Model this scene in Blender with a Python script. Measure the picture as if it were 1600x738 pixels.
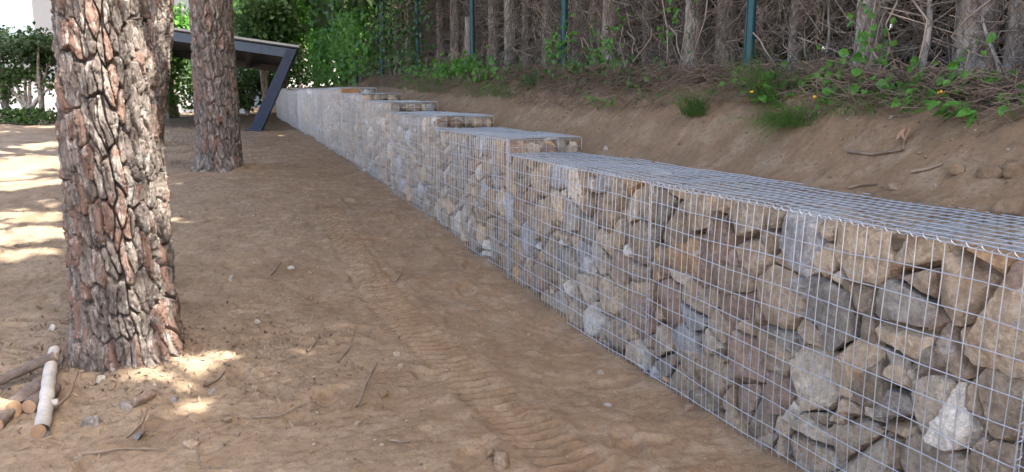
import bpy, bmesh, math, random
import numpy as np
from mathutils import Vector, Matrix, Quaternion

for o in list(bpy.data.objects): bpy.data.objects.remove(o)
SC = bpy.context.scene
COL = SC.collection
R = math.radians
random.seed(5)
RNG = np.random.default_rng(11)

# ------------------------------------------------------------------ camera, sky, sun, exposure
F, YH, EYE = 1200.0, 148.0, 1.50            # focal length in photo pixels, horizon row, eye height
PITCH = math.atan((369 - YH) / F)
cam = bpy.data.cameras.new('camera'); co = bpy.data.objects.new('camera', cam); COL.objects.link(co)
co.location = (0, 0, EYE); co.rotation_euler = (math.pi/2 - PITCH, 0, 0)
cam.sensor_width = 36; cam.lens = 36 * F / 1600; cam.clip_start = 0.05; cam.clip_end = 800
SC.camera = co

SUN_EL, SUN_AZ = R(52), R(118)              # azimuth clockwise from +Y: from the right, a little behind
SUND = np.array([math.cos(SUN_EL)*math.sin(SUN_AZ), math.cos(SUN_EL)*math.cos(SUN_AZ), math.sin(SUN_EL)])
W = bpy.data.worlds.new('World'); SC.world = W; W.use_nodes = True
nt = W.node_tree; nt.nodes.clear()
sk = nt.nodes.new('ShaderNodeTexSky'); sk.sky_type = 'NISHITA'; sk.sun_disc = False
sk.sun_elevation = SUN_EL; sk.sun_rotation = SUN_AZ; sk.air_density = .8; sk.dust_density = 6.0; sk.ozone_density = 0.3
bg = nt.nodes.new('ShaderNodeBackground'); bg.inputs[1].default_value = 0.15
wo = nt.nodes.new('ShaderNodeOutputWorld')
nt.links.new(sk.outputs[0], bg.inputs[0]); nt.links.new(bg.outputs[0], wo.inputs[0])
sl = bpy.data.lights.new('sun', 'SUN'); sl.energy = 3.2; sl.angle = R(0.5); sl.color = (1, .94, .84)
so = bpy.data.objects.new('sun', sl); COL.objects.link(so); so.location = (10, -5, 30)
so.rotation_euler = Vector(SUND).to_track_quat('Z', 'Y').to_euler()
vs = SC.view_settings; vs.view_transform = 'Standard'; vs.look = 'None'; vs.gamma = 1; vs.use_curve_mapping = False
vs.exposure = 2.75
SC.render.engine = 'CYCLES'
SC.cycles.max_bounces = 8; SC.cycles.diffuse_bounces = 5; SC.cycles.transmission_bounces = 4

# ------------------------------------------------------------------ wall frame of reference: s along the wall, p across it
CP, SP = math.cos(PITCH), math.sin(PITCH)
def ray(x, y):
    u = (x - 800) / F; v = (369 - y) / F
    return np.array([u, CP + v*SP, -SP + v*CP])
D = ray(320, YH); D /= np.linalg.norm(D); N = np.array([D[1], -D[0], 0.0])
PW, PB, PF = 2.10, 2.70, 3.55               # wall face, wall back, fence line
def ps(P): P = np.asarray(P); return P @ N, P @ D
def xyz(p, s, z):
    p, s, z = np.broadcast_arrays(np.asarray(p, float), np.asarray(s, float), np.asarray(z, float))
    return p[..., None]*N + s[..., None]*D + z[..., None]*np.array([0, 0, 1.0])

# ------------------------------------------------------------------ numpy noise
PERM = np.random.default_rng(3).permutation(256); PERM = np.concatenate([PERM]*4)
GRD = np.random.default_rng(4).normal(size=(256, 3)); GRD /= np.linalg.norm(GRD, axis=1)[:, None]
def noise(P):
    P = np.asarray(P, float); i = np.floor(P).astype(int); f = P - i; i &= 255
    w = f*f*f*(f*(f*6 - 15) + 10); out = 0
    for a in (0, 1):
        for b in (0, 1):
            for c in (0, 1):
                h = PERM[PERM[PERM[(i[..., 0]+a) & 255] + ((i[..., 1]+b) & 255)] + ((i[..., 2]+c) & 255)]
                g = GRD[h]
                v = g[..., 0]*(f[..., 0]-a) + g[..., 1]*(f[..., 1]-b) + g[..., 2]*(f[..., 2]-c)
                out = out + v * (w[..., 0] if a else 1-w[..., 0]) * (w[..., 1] if b else 1-w[..., 1]) * (w[..., 2] if c else 1-w[..., 2])
    return out * 1.5
def fbm(P, o=3, g=.5):
    P = np.asarray(P, float); r = 0; a = 1
    for k in range(o): r = r + a*noise(P*2**k + 17.3*k); a *= g
    return r
def hash2(i, j, k=0):
    return PERM[PERM[PERM[i & 255] + (j & 255)] + (k & 255)] / 255.0
def worley(a, b, wrap=None, k=0):
    ia, ib = np.floor(a).astype(int), np.floor(b).astype(int)
    f1 = np.full(a.shape, 9.); f2 = f1.copy(); idc = np.zeros(a.shape)
    for da in (-1, 0, 1):
        for db in (-1, 0, 1):
            ca, cb = ia+da, ib+db; wa = ca % wrap if wrap else ca
            dx = ca + .1 + .8*hash2(wa, cb, k) - a; dy = cb + .1 + .8*hash2(wa, cb, k+7) - b
            d = np.sqrt(dx*dx + dy*dy); v = hash2(wa, cb, k+13)
            near = d < f1
            f2 = np.where(near, f1, np.minimum(f2, d)); idc = np.where(near, v, idc); f1 = np.where(near, d, f1)
    return f1, f2, idc
def sstep(a, b, x): t = np.clip((x-a)/(b-a), 0, 1); return t*t*(3-2*t)

# ------------------------------------------------------------------ mesh and object helpers
def mesh_np(name, V, F_, smooth=True):
    me = bpy.data.meshes.new(name); V = np.asarray(V, np.float32).reshape(-1, 3)
    F_ = [np.asarray(f, np.int32) for f in (F_ if isinstance(F_, list) else [F_]) if len(f)]
    me.vertices.add(len(V)); me.vertices.foreach_set('co', V.ravel())
    tot = sum(len(f) for f in F_); loops = np.concatenate([f.ravel() for f in F_])
    me.loops.add(len(loops)); me.loops.foreach_set('vertex_index', loops)
    cnt = np.concatenate([np.full(len(f), f.shape[1], np.int32) for f in F_])
    st = np.concatenate([[0], np.cumsum(cnt)[:-1]]).astype(np.int32)
    me.polygons.add(tot); me.polygons.foreach_set('loop_start', st)
    me.polygons.foreach_set('use_smooth', np.full(tot, smooth)); me.update(calc_edges=True); me.validate()
    return me
def fattr(me, name, vals):
    a = me.attributes.new(name, 'FLOAT', 'POINT'); a.data.foreach_set('value', np.asarray(vals, np.float32))
def cattr(me, name, vals):
    a = me.attributes.new(name, 'FLOAT_COLOR', 'POINT'); v = np.ones((len(me.vertices), 4), np.float32); v[:, :3] = vals
    a.data.foreach_set('color', v.ravel())
def obj(name, me, mat=None, parent=None, kind=None):
    o = bpy.data.objects.new(name, me); COL.objects.link(o)
    if mat: (me.materials.append(mat) if not me.materials else None)
    if parent: o.parent = parent
    if kind: o['kind'] = kind
    return o
def tag(o, label, cat, group=None, kind=None):
    o['label'] = label; o['category'] = cat
    if group: o['group'] = group
    if kind: o['kind'] = kind
    return o
def empty(name, loc, label, cat, group=None):
    o = bpy.data.objects.new(name, None); COL.objects.link(o); o.location = loc; o.empty_display_size = .1
    return tag(o, label, cat, group)
def local(V, root): return np.asarray(V) - np.array(root.location)
def boxes(L):
    """L: list of (center, half sizes, 3x3 axes rows)"""
    V = []; Fc = []
    q = np.array([[-1,-1,-1],[1,-1,-1],[1,1,-1],[-1,1,-1],[-1,-1,1],[1,-1,1],[1,1,1],[-1,1,1]], float)
    fq = np.array([[0,3,2,1],[4,5,6,7],[0,1,5,4],[1,2,6,5],[2,3,7,6],[3,0,4,7]])
    for k, (c, h, A) in enumerate(L):
        V.append(np.asarray(c) + (q*np.asarray(h)) @ np.asarray(A)); Fc.append(fq + 8*k)
    return np.concatenate(V), np.concatenate(Fc)
def box_mesh(name, L, bev=0.0):
    V, Fc = boxes(L); me = mesh_np(name, V, Fc, False)
    if bev:
        bm = bmesh.new(); bm.from_mesh(me)
        bmesh.ops.bevel(bm, geom=bm.edges[:], offset=bev, segments=2, affect='EDGES'); bm.to_mesh(me); bm.free()
    return me
I3 = np.eye(3); WAX = np.array([D, N, [0, 0, 1]])      # wall axes: along, across, up
def sweep(paths, rad, sides=3, caps=False):
    """paths (M,K,3), rad scalar or (M,K): tubes joined in one array set"""
    P = np.asarray(paths, float); M, K, _ = P.shape
    rad = np.broadcast_to(np.asarray(rad, float), (M, K)) if np.ndim(rad) != 1 else np.repeat(np.asarray(rad)[:, None], K, 1)
    T = np.gradient(P, axis=1); T /= np.linalg.norm(T, axis=2, keepdims=True) + 1e-9
    ref = np.where(np.abs(T[:, :1, 2:3]) > .8, np.array([1., 0.13, 0]), np.array([0.07, 0., 1.])); ref = np.repeat(ref, K, 1)
    A = np.cross(T, ref); A /= np.linalg.norm(A, axis=2, keepdims=True) + 1e-9; B = np.cross(T, A)
    an = np.arange(sides)*2*np.pi/sides + .6
    V = P[:, :, None, :] + rad[:, :, None, None]*(A[:, :, None, :]*np.cos(an)[:, None] + B[:, :, None, :]*np.sin(an)[:, None])
    m, k, j = np.meshgrid(np.arange(M), np.arange(K-1), np.arange(sides), indexing='ij')
    b = (m*K + k)*sides; j2 = (j+1) % sides
    Fq = np.stack([b+j, b+j2, b+sides+j2, b+sides+j], -1).reshape(-1, 4)
    return V.reshape(-1, 3), Fq
def merge(parts):
    V = []; Q = {}; n = 0
    for v, f in parts:
        V.append(np.asarray(v).reshape(-1, 3)); Q.setdefault(f.shape[1], []).append(np.asarray(f)+n); n += len(V[-1])
    return np.concatenate(V), [np.concatenate(x) for x in Q.values()]
def leaves(C, size, up=None, fold=.25, asp=.6, rng=RNG, droop=None, card=False):
    """folded leaf: two quads (6 verts) at each centre, random orientation; size array"""
    n = len(C); size = np.broadcast_to(size, (n,))
    t = rng.normal(size=(n, 3));
    if droop is not None: t = t*.55 + np.asarray(droop)
    t /= np.linalg.norm(t, axis=1)[:, None]
    m = rng.normal(size=(n, 3))
    if up is not None: m = m*.6 + np.asarray(up)
    b = np.cross(m, t); b /= np.linalg.norm(b, axis=1)[:, None] + 1e-9; w = np.cross(t, b)
    if card:
        V = np.stack([C + size[:, None]*(t*(a-.5) + b*(c*asp)) for a, c in ((0, .1), (.45, -.5), (1, 0), (.55, .5))], 1)
        return V.reshape(-1, 3), np.arange(n*4).reshape(-1, 4)
    sh = [(0, 0, 0), (.35, .5, fold), (.35, -.5, fold), (1, 0, .0), (.75, .36, fold*.8), (.75, -.36, fold*.8)]
    V = np.stack([C + size[:, None]*(t*(a-.5) + b*(c*asp) + w*(e*asp*.5)) for a, c, e in sh], 1)
    f = np.array([[0, 1, 4, 3], [0, 3, 5, 2]]); Fq = (np.arange(n)[:, None, None]*6 + f).reshape(-1, 4)
    return V.reshape(-1, 3), Fq
_ico = {}
def ico(l):
    if l not in _ico:
        bm = bmesh.new(); bmesh.ops.create_icosphere(bm, subdivisions=l, radius=1)
        v = np.array([x.co[:] for x in bm.verts]); f = np.array([[q.index for q in x.verts] for x in bm.faces]); bm.free()
        v /= np.linalg.norm(v, axis=1)[:, None]; _ico[l] = (v, f)
    return _ico[l]

# ------------------------------------------------------------------ materials
def mat(name): 
    m = bpy.data.materials.new(name); m.use_nodes = True; t = m.node_tree
    return m, t, t.nodes['Principled BSDF']
def nd(t, ty, **kw):
    n = t.nodes.new(ty)
    for k, v in kw.items():
        if k in n.inputs: n.inputs[k].default_value = v
        else: setattr(n, k, v)
    return n
def nz(t, scale, detail=4, rough=.6, co=None, dist=0):
    n = nd(t, 'ShaderNodeTexNoise'); n.inputs['Scale'].default_value = scale; n.inputs['Detail'].default_value = detail
    n.inputs['Roughness'].default_value = rough; n.inputs['Distortion'].default_value = dist
    if co is None:
        g = nd(t, 'ShaderNodeNewGeometry'); co = g.outputs['Position']
    t.links.new(co, n.inputs['Vector']); return n.outputs['Fac']
def ramp(t, fac, stops):
    r = nd(t, 'ShaderNodeValToRGB'); e = r.color_ramp.elements
    while len(e) < len(stops): e.new(.5)
    for k, (p, c) in enumerate(stops): e[k].position = p; e[k].color = (*c, 1) if len(c) == 3 else c
    t.links.new(fac, r.inputs[0]); return r.outputs[0]
def mix(t, fac, a, b, mode='MIX'):
    m = nd(t, 'ShaderNodeMix', data_type='RGBA', blend_type=mode); m.clamp_factor = True
    for sock, v in ((m.inputs[0], fac), (m.inputs[6], a), (m.inputs[7], b)):
        if hasattr(v, 'links'): t.links.new(v, sock)
        elif isinstance(v, (int, float)): sock.default_value = v
        else: sock.default_value = (*v, 1)
    return m.outputs[2]
def bump(t, bsdf, h, strength=.5, dist=.01):
    b = nd(t, 'ShaderNodeBump'); b.inputs['Strength'].default_value = strength; b.inputs['Distance'].default_value = dist
    t.links.new(h, b.inputs['Height']); t.links.new(b.outputs[0], bsdf.inputs['Normal'])
def plain(name, c, rough=.7, metal=0, var=.25, scale=8, bmp=.3, bd=.004):
    m, t, b = mat(name); b.inputs['Roughness'].default_value = rough; b.inputs['Metallic'].default_value = metal
    tc = nd(t, 'ShaderNodeTexCoord').outputs['Object']
    n = nz(t, scale, 5, .65, tc)
    t.links.new(ramp(t, n, [(.3, tuple(x*(1-var) for x in c)), (.7, tuple(min(1, x*(1+var)) for x in c))]), b.inputs['Base Color'])
    if bmp: bump(t, b, nz(t, scale*6, 4, .6, tc), bmp, bd)
    return m
def leafmat(name, c1, c2, trans=.3, scale=3, rough=.45):
    m, t, b = mat(name)
    n1 = nz(t, scale, 3); n2 = nz(t, 37, 2)
    c = ramp(t, n1, [(.32, c1), (.68, c2)]); c = mix(t, .5, c, ramp(t, n2, [(.3, tuple(x*.55 for x in c1)), (.7, tuple(min(1, x*1.5) for x in c2))]))
    t.links.new(c, b.inputs['Base Color']); b.inputs['Roughness'].default_value = rough; b.inputs['Specular IOR Level'].default_value = .35
    tr = nd(t, 'ShaderNodeBsdfTranslucent'); t.links.new(c, tr.inputs[0])
    mx = nd(t, 'ShaderNodeMixShader'); mx.inputs[0].default_value = trans
    t.links.new(b.outputs[0], mx.inputs[1]); t.links.new(tr.outputs[0], mx.inputs[2])
    t.links.new(mx.outputs[0], t.nodes['Material Output'].inputs[0]); return m

def m_dirt():
    m, t, b = mat('dry_dirt')
    gp = nd(t, 'ShaderNodeNewGeometry'); dt = nd(t, 'ShaderNodeVectorMath', operation='DOT_PRODUCT'); t.links.new(gp.outputs['Position'], dt.inputs[0]); dt.inputs[1].default_value = tuple(N)
    wv = nd(t, 'ShaderNodeMath', operation='MULTIPLY_ADD'); t.links.new(nz(t, 1.1, 5, .6), wv.inputs[0]); wv.inputs[1].default_value = 3.0; t.links.new(dt.outputs['Value'], wv.inputs[2])
    mr = nd(t, 'ShaderNodeMapRange'); t.links.new(wv.outputs[0], mr.inputs[0]); mr.inputs[1].default_value = .6; mr.inputs[2].default_value = 3.0
    old = ramp(t, nz(t, .9, 6, .65), [(.32, (0.204, 0.151, 0.105)), (.68, (0.315, 0.245, 0.175))])
    new = ramp(t, nz(t, 1.3, 6, .65), [(.32, (0.221, 0.142, 0.086)), (.68, (0.296, 0.198, 0.122))])
    c = mix(t, mr.outputs[0], old, new)
    c = mix(t, ramp(t, nz(t, 6, 7, .68), [(.47, (0, 0, 0)), (.66, (.7, .7, .7))]), c, (0.365, 0.281, 0.194))
    c = mix(t, ramp(t, nz(t, 2.6, 7, .68), [(.50, (0, 0, 0)), (.64, (.6, .6, .6))]), c, (0.166, 0.112, 0.070))
    c = mix(t, ramp(t, nz(t, 34, 5, .8), [(.36, (.55, .55, .55)), (.5, (0, 0, 0))]), c, (0.138, 0.096, 0.061))
    v = nd(t, 'ShaderNodeTexVoronoi'); v.inputs['Scale'].default_value = 60; v.inputs['Randomness'].default_value = 1
    g = nd(t, 'ShaderNodeNewGeometry'); t.links.new(g.outputs['Position'], v.inputs['Vector'])
    sp = ramp(t, v.outputs['Distance'], [(.10, (1, 1, 1)), (.2, (0, 0, 0))])
    sp2 = mix(t, 1.0, sp, ramp(t, nz(t, 11, 3), [(.54, (0, 0, 0)), (.62, (1, 1, 1))]), 'MULTIPLY')
    c = mix(t, sp2, c, (.42, .36, .29))
    t.links.new(c, b.inputs['Base Color']); b.inputs['Roughness'].default_value = .95; b.inputs['Specular IOR Level'].default_value = .12
    h = nd(t, 'ShaderNodeMath', operation='MULTIPLY_ADD'); t.links.new(nz(t, 55, 7, .72), h.inputs[0]); h.inputs[1].default_value = 1
    t.links.new(sp2, h.inputs[2]); bump(t, b, h.outputs[0], .8, .013); return m
def m_stone(name='gabion_stone'):
    m, t, b = mat(name)
    a = nd(t, 'ShaderNodeAttribute', attribute_name='tone'); base = a.outputs['Color']
    r1 = nz(t, 9, 6, .68, dist=.4); r2 = nz(t, 42, 5, .7); r3 = nz(t, 5.5, 4, .6, dist=.8)
    c = mix(t, ramp(t, r1, [(.3, (.0,)*3), (.75, (1,)*3)]), mix(t, 1, base, (.58, .55, .52), 'MULTIPLY'), mix(t, 1, base, (1.34, 1.29, 1.22), 'MULTIPLY'))
    c = mix(t, ramp(t, nz(t, 17, 7, .8, dist=.9), [(.50, (0,)*3), (.60, (.5,)*3)]), c, mix(t, 1, base, (1.6, 1.58, 1.55), 'MULTIPLY'))
    c = mix(t, ramp(t, r3, [(.57, (0,)*3), (.68, (.6,)*3)]), c, (.36, .21, .11))       # iron stain
    c = mix(t, ramp(t, nz(t, 13, 6, .75, dist=1.1), [(.575, (0,)*3), (.65, (.75,)*3)]), c, (.56, .53, .49))  # lime veins and dust
    c = mix(t, ramp(t, r2, [(.38, (.6,)*3), (.52, (0,)*3)]), c, mix(t, 1, base, (.48, .45, .43), 'MULTIPLY'))
    t.links.new(c, b.inputs['Base Color']); b.inputs['Roughness'].default_value = .88; b.inputs['Specular IOR Level'].default_value = .25
    h = nd(t, 'ShaderNodeMath', operation='MULTIPLY_ADD'); t.links.new(nz(t, 28, 8, .72, dist=.3), h.inputs[0]); h.inputs[1].default_value = 1
    t.links.new(nz(t, 120, 4, .7), h.inputs[2]); h2 = nd(t, 'ShaderNodeMath', operation='MULTIPLY'); t.links.new(h.outputs[0], h2.inputs[0]); h2.inputs[1].default_value = .5
    bump(t, b, h2.outputs[0], .85, .030); return m
def m_bark(name, grey, red, pale, lich=.5):
    m, t, b = mat(name)
    pid = nd(t, 'ShaderNodeAttribute', attribute_name='plate').outputs['Fac']
    tc = nd(t, 'ShaderNodeTexCoord').outputs['Object']
    mp = nd(t, 'ShaderNodeMapping'); mp.inputs['Scale'].default_value = (1, 1, .35); t.links.new(tc, mp.inputs[0]); mv = mp.outputs[0]
    c = ramp(t, nz(t, 18, 7, .7, mv, .6), [(.40, tuple(x*.5 for x in grey)), (.5, grey), (.62, tuple(x*1.55 for x in grey))])
    ad = nd(t, 'ShaderNodeMath', operation='MULTIPLY_ADD'); t.links.new(nz(t, 9, 4, .6, mv), ad.inputs[0]); ad.inputs[1].default_value = .6; t.links.new(pid, ad.inputs[2])
    c = mix(t, ramp(t, ad.outputs[0], [(.96, (0,)*3), (1.06, (.7,)*3)]), c, red)
    c = mix(t, ramp(t, nz(t, 26, 6, .75, mv), [(.54, (0,)*3), (.62, (lich,)*3)]), c, pale)
    t.links.new(c, b.inputs['Base Color']); b.inputs['Roughness'].default_value = .92; b.inputs['Specular IOR Level'].default_value = .15
    bump(t, b, nz(t, 55, 8, .75, mv, .5), 1.0, .022); return m
M_dirt = m_dirt(); M_stone = m_stone()
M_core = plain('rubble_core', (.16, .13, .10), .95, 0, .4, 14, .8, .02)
M_wire = plain('galvanised_wire', (.66, .70, .76), .34, .8, .12, 30, 0)
M_bark = m_bark('pine_bark', (.195, .165, .145), (.225, .130, .098), (.52, .49, .45), .7)
M_bark2 = m_bark('cypress_bark', (.42, .37, .32), (.33, .25, .19), (.58, .55, .50), .4)
M_twig = plain('dead_twig', (.33, .262, .205), .9, 0, .45, 5, 0)
M_straw = plain('dry_litter', (.215, .155, .108), .9, 0, .4, 6, 0)
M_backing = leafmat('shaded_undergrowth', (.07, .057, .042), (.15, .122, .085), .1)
M_cypress = leafmat('cypress_foliage', (.03, .06, .02), (.06, .10, .035), .25)
M_needle = leafmat('pine_needles', (.04, .08, .025), (.08, .13, .045), .25)
M_ivy = leafmat('ivy_leaf', (.06, .16, .03), (.17, .36, .07), .5, 2.2, .38)  # leaf colour brightened in place of sunlight on the far ivy curtain
M_weed = leafmat('weed_leaf', (.06, .17, .03), (.14, .33, .06), .35, 5, .4)
M_grass = leafmat('grass_blade', (.065, .15, .03), (.15, .27, .06), .35, 6)
M_shrub = leafmat('shrub_leaf', (.035, .075, .02), (.10, .18, .05), .35, 2.5)
M_hedge = leafmat('shade_darkened_hedge_leaf', (.018, .04, .013), (.05, .09, .03), .25, 2.5)  # leaf colour darkened to paint in the shade on the back-left hedge
M_yellow = plain('yellow_petal', (.75, .42, .03), .6, 0, .2, 20, 0)
M_post = plain('green_post_paint', (.012, .075, .085), .45, .1, .25, 8, .15, .001)
M_chain = plain('green_chain_wire', (.035, .05, .045), .5, .3, .2, 8, 0)
M_steel = plain('blue_steel_paint', (.022, .037, .075), .4, .1, .18, 6, .1, .001)
M_beam = plain('grey_blue_beam', (.085, .11, .145), .5, .1, .15, 5, .1, .001)
M_fascia = plain('pale_fascia', (.55, .52, .47), .7, 0, .15, 4, .2)
M_roofu = plain('roof_underside', (.10, .10, .10), .8, 0, .25, 3, .2)
M_white = plain('white_render', (.80, .78, .74), .85, 0, .06, 3, .2, .003)
M_cream = plain('cream_render', (.27, .28, .27), .85, 0, .06, 3, .2, .003)
M_dark = plain('dark_glass', (.02, .025, .03), .15, 0, .2, 2, 0)
M_tile = plain('clay_tile', (.38, .17, .09), .8, 0, .3, 6, .4)
M_log = plain('pale_peeled_bark', (.40, .37, .34), .75, 0, .22, 14, .5, .003)
M_dlog = plain('dark_branch_bark', (.13, .10, .085), .9, 0, .4, 20, .8, .006)
M_cut = plain('fresh_cut_wood', (.30, .195, .12), .8, 0, .3, 22, .4, .003)
M_plank = plain('orange_board', (.42, .21, .075), .75, 0, .25, 10, .3, .002)

# ------------------------------------------------------------------ ground
SG = np.array([-60, -5, 2.3, 3.3, 5.35, 9.9, 14.9, 20.4, 26, 40, 160]); ZG = np.array([-1.62, -1.58, -1.51, -1.51, -1.41, -1.167, -.985, -.86, -.72, -.5, -.4])
LV = [(5.39, -.445, -.333), (7.37, -.333, -.216), (9.40, -.216, -.097), (11.26, -.097, .008), (13.11, .008, .105), (21.9, .105, .168)]
ST = np.array([-60] + [x for a, _, _ in LV for x in (a+.0, a+.7)] + [160]); ZT = np.array([-.445] + [x for _, b, c in LV for x in (b, c)] + [.25])
SF = np.array([-60, -6, 1.5, 4.5, 7.5, 10.5, 16, 160]); ZF = np.array([-.35, -.25, -.06, .045, .148, .178, .21, .35])
TRK = None; MOUND = []
def trackdist(p, s):
    if TRK is None: return None
    best = np.full(p.shape, 9.); along = np.zeros(p.shape); acc = 0
    for a, b in zip(TRK[:-1], TRK[1:]):
        ab = b-a; L = np.hypot(*ab); t = np.clip(((p-a[0])*ab[0] + (s-a[1])*ab[1])/L**2, 0, 1)
        dx, dy = p-a[0]-t*ab[0], s-a[1]-t*ab[1]; dd = np.hypot(dx, dy); sg = np.sign(dx*ab[1]-dy*ab[0])
        m = dd < np.abs(best); best = np.where(m, dd*sg, best); along = np.where(m, acc + t*L, along); acc += L
    return best, along
_pr = np.random.default_rng(9); PRN = [(a, b, r, h) for a, b, r, h in zip(_pr.uniform(-2.5, 2.0, 90), _pr.uniform(1.8, 9, 90), _pr.uniform(0, 6.28, 90), _pr.uniform(.5, 1, 90))]
def prints(p, s):
    """footprints and spade dents pressed into the soil"""
    o = np.zeros(p.shape)
    if p.size < 50: return o
    for a, b, r, h in PRN:
        u = (p-a)*math.cos(r)+(s-b)*math.sin(r); v = -(p-a)*math.sin(r)+(s-b)*math.cos(r); q = (u/.145)**2+(v/.06)**2
        m = q < 4
        if m.any(): o[m] += h*(-.020*sstep(1.15, .55, q[m]) + .008*np.exp(-((q[m]-1.6)/.5)**2))
    return o
def hgt(p, s, fine=True):
    p = np.asarray(p, float); s = np.asarray(s, float); p, s = np.broadcast_arrays(p, s)
    front = np.interp(s, SG, ZG) + .03*np.clip(-p-8, 0, 12)*0
    zt = np.interp(s, ST, ZT); zf = np.interp(s, SF, ZF)
    u = np.clip((p-PB)/(PF-.25-PB), 0, 1); bank = zt + .005 + (zf - zt - .005)*(.35*u + .65*u*u*(3-2*u))
    P3 = np.stack([p, s, np.zeros_like(p)], -1)
    far = 1/(1+np.hypot(p, s)/60)
    z = np.where(p > PB-.04, bank, front) + EYE
    amp = np.where(p > PB-.04, 1.25, 1.0)
    n = .045*noise(P3*.55+3) + .022*noise(P3*1.9+9)*amp
    if fine:
        sand = sstep(-.9, .9, p + .25*noise(P3*1.3+50))
        n = n + .012*amp*fbm(P3*4.2, 2) + (.007+.005*(1-sand))*amp*fbm(P3*19+5, 3, .7)
        n = n + prints(p, s)*(p < PW-.06)
        for m_, r_, h_ in MOUND: n = n + h_*np.exp(-((p-m_[0])**2+(s-m_[1])**2)/r_**2)*(1+.5*noise(P3*6+21))
        rd = 1-np.abs(noise(P3*np.array([3.2, 4.6, 1])+31)); n = n - .006*np.clip(rd-.86, 0, 1)*4*sand
        n = n + .008*np.clip(noise(P3*11+70)-.42, 0, 1)*3
        # soft soil pushed up against the foot of the wall
        n = n + .05*np.exp(-np.clip(PW-p, 0, 9)/.16)*(.6+.9*noise(P3*2.3+13))*(p < PB-.04)
        td = trackdist(p, s)
        if td is not None:
            d, al = td; w = sstep(.15, .10, np.abs(d))*sstep(.02, .35, al)*(.62+.5*sstep(-.35, .2, noise(P3*1.6+77)))
            ph = (al + .25*np.abs(d) + .010*noise(P3*7))/.074; tri = np.abs((ph % 1)-.5)*2
            n = n*(1-.55*np.clip(w, 0, 1)) + w*(-.026 + .046*sstep(.2, .7, tri)) + .007*np.exp(-((np.abs(d)-.185)/.04)**2)*sstep(.02, .35, al)
        n = n + np.where((p > 3.05) & (p < 3.7), .03*fbm(P3*7+90, 2), 0)
    return z + n*np.where(np.hypot(p, s) > 60, .5, 1)
def G(x, y, bank=False):
    """point on the ground (or on the bank behind the wall) that the photo pixel looks at"""
    r = ray(x, y); t = np.geomspace(.6, 90, 1500); P = r*t[:, None]; p, s = ps(P)
    ok = (p > PB) if bank else (p < PW+.02)
    below = (P[:, 2] + EYE < hgt(p, s, False)) & ok
    k = np.argmax(below) if below.any() else len(t)-1
    q = P[k]; a, b = ps(q); return np.array([q[0], q[1], float(hgt(a, b))])
def at_depth(x, y, Yd):
    r = ray(x, y); return r*(Yd/r[1]) + np.array([0, 0, EYE])
def on_p(x, y, p):
    r = ray(x, y); return r*(p/(r @ N)) + np.array([0, 0, EYE])
TRK = np.array([ps(G(x, y)) for x, y in [(512, 318), (535, 365), (565, 415), (615, 480), (665, 530), (720, 580), (790, 640), (880, 715), (950, 770)]])

MOUND = [(np.array(ps(G(203, 592)+np.array([-.095, .22, 0]))), .50, .075), (np.array(ps(G(345, 268)))+np.array([.25, 0]), .55, .07)]
def axis(*segs):
    o = []
    for a, b, st in segs: o.append(np.linspace(a, b, max(2, int(round((b-a)/st))+1))[:-1])
    return np.concatenate(o + [[segs[-1][1]]])
sx = axis((-80, -10, 6), (-10, .6, .5), (.6, 1.7, .03), (1.7, 5.6, .011), (5.6, 8.5, .021), (8.5, 12.5, .04), (12.5, 28, .12), (28, 44, .8), (44, 240, 14))
px = axis((-160, -20, 10), (-20, -7, .2), (-7, -2, .08), (-2, 2.25, .0165), (2.25, 2.64, .13), (2.64, 2.68, .02), (2.68, 3.7, .022), (3.7, 8, .3), (8, 120, 9))
PP, SS = np.meshgrid(px, sx, indexing='ij'); ZZ = hgt(PP, SS)
V = xyz(PP, SS, ZZ).reshape(-1, 3); nS = len(sx)
i, j = np.meshgrid(np.arange(len(px)-1), np.arange(nS-1), indexing='ij'); b0 = i*nS + j
gnd = obj('ground', mesh_np('ground', V, np.stack([b0, b0+nS, b0+nS+1, b0+1], -1).reshape(-1, 4)), M_dirt, kind='structure')

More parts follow.
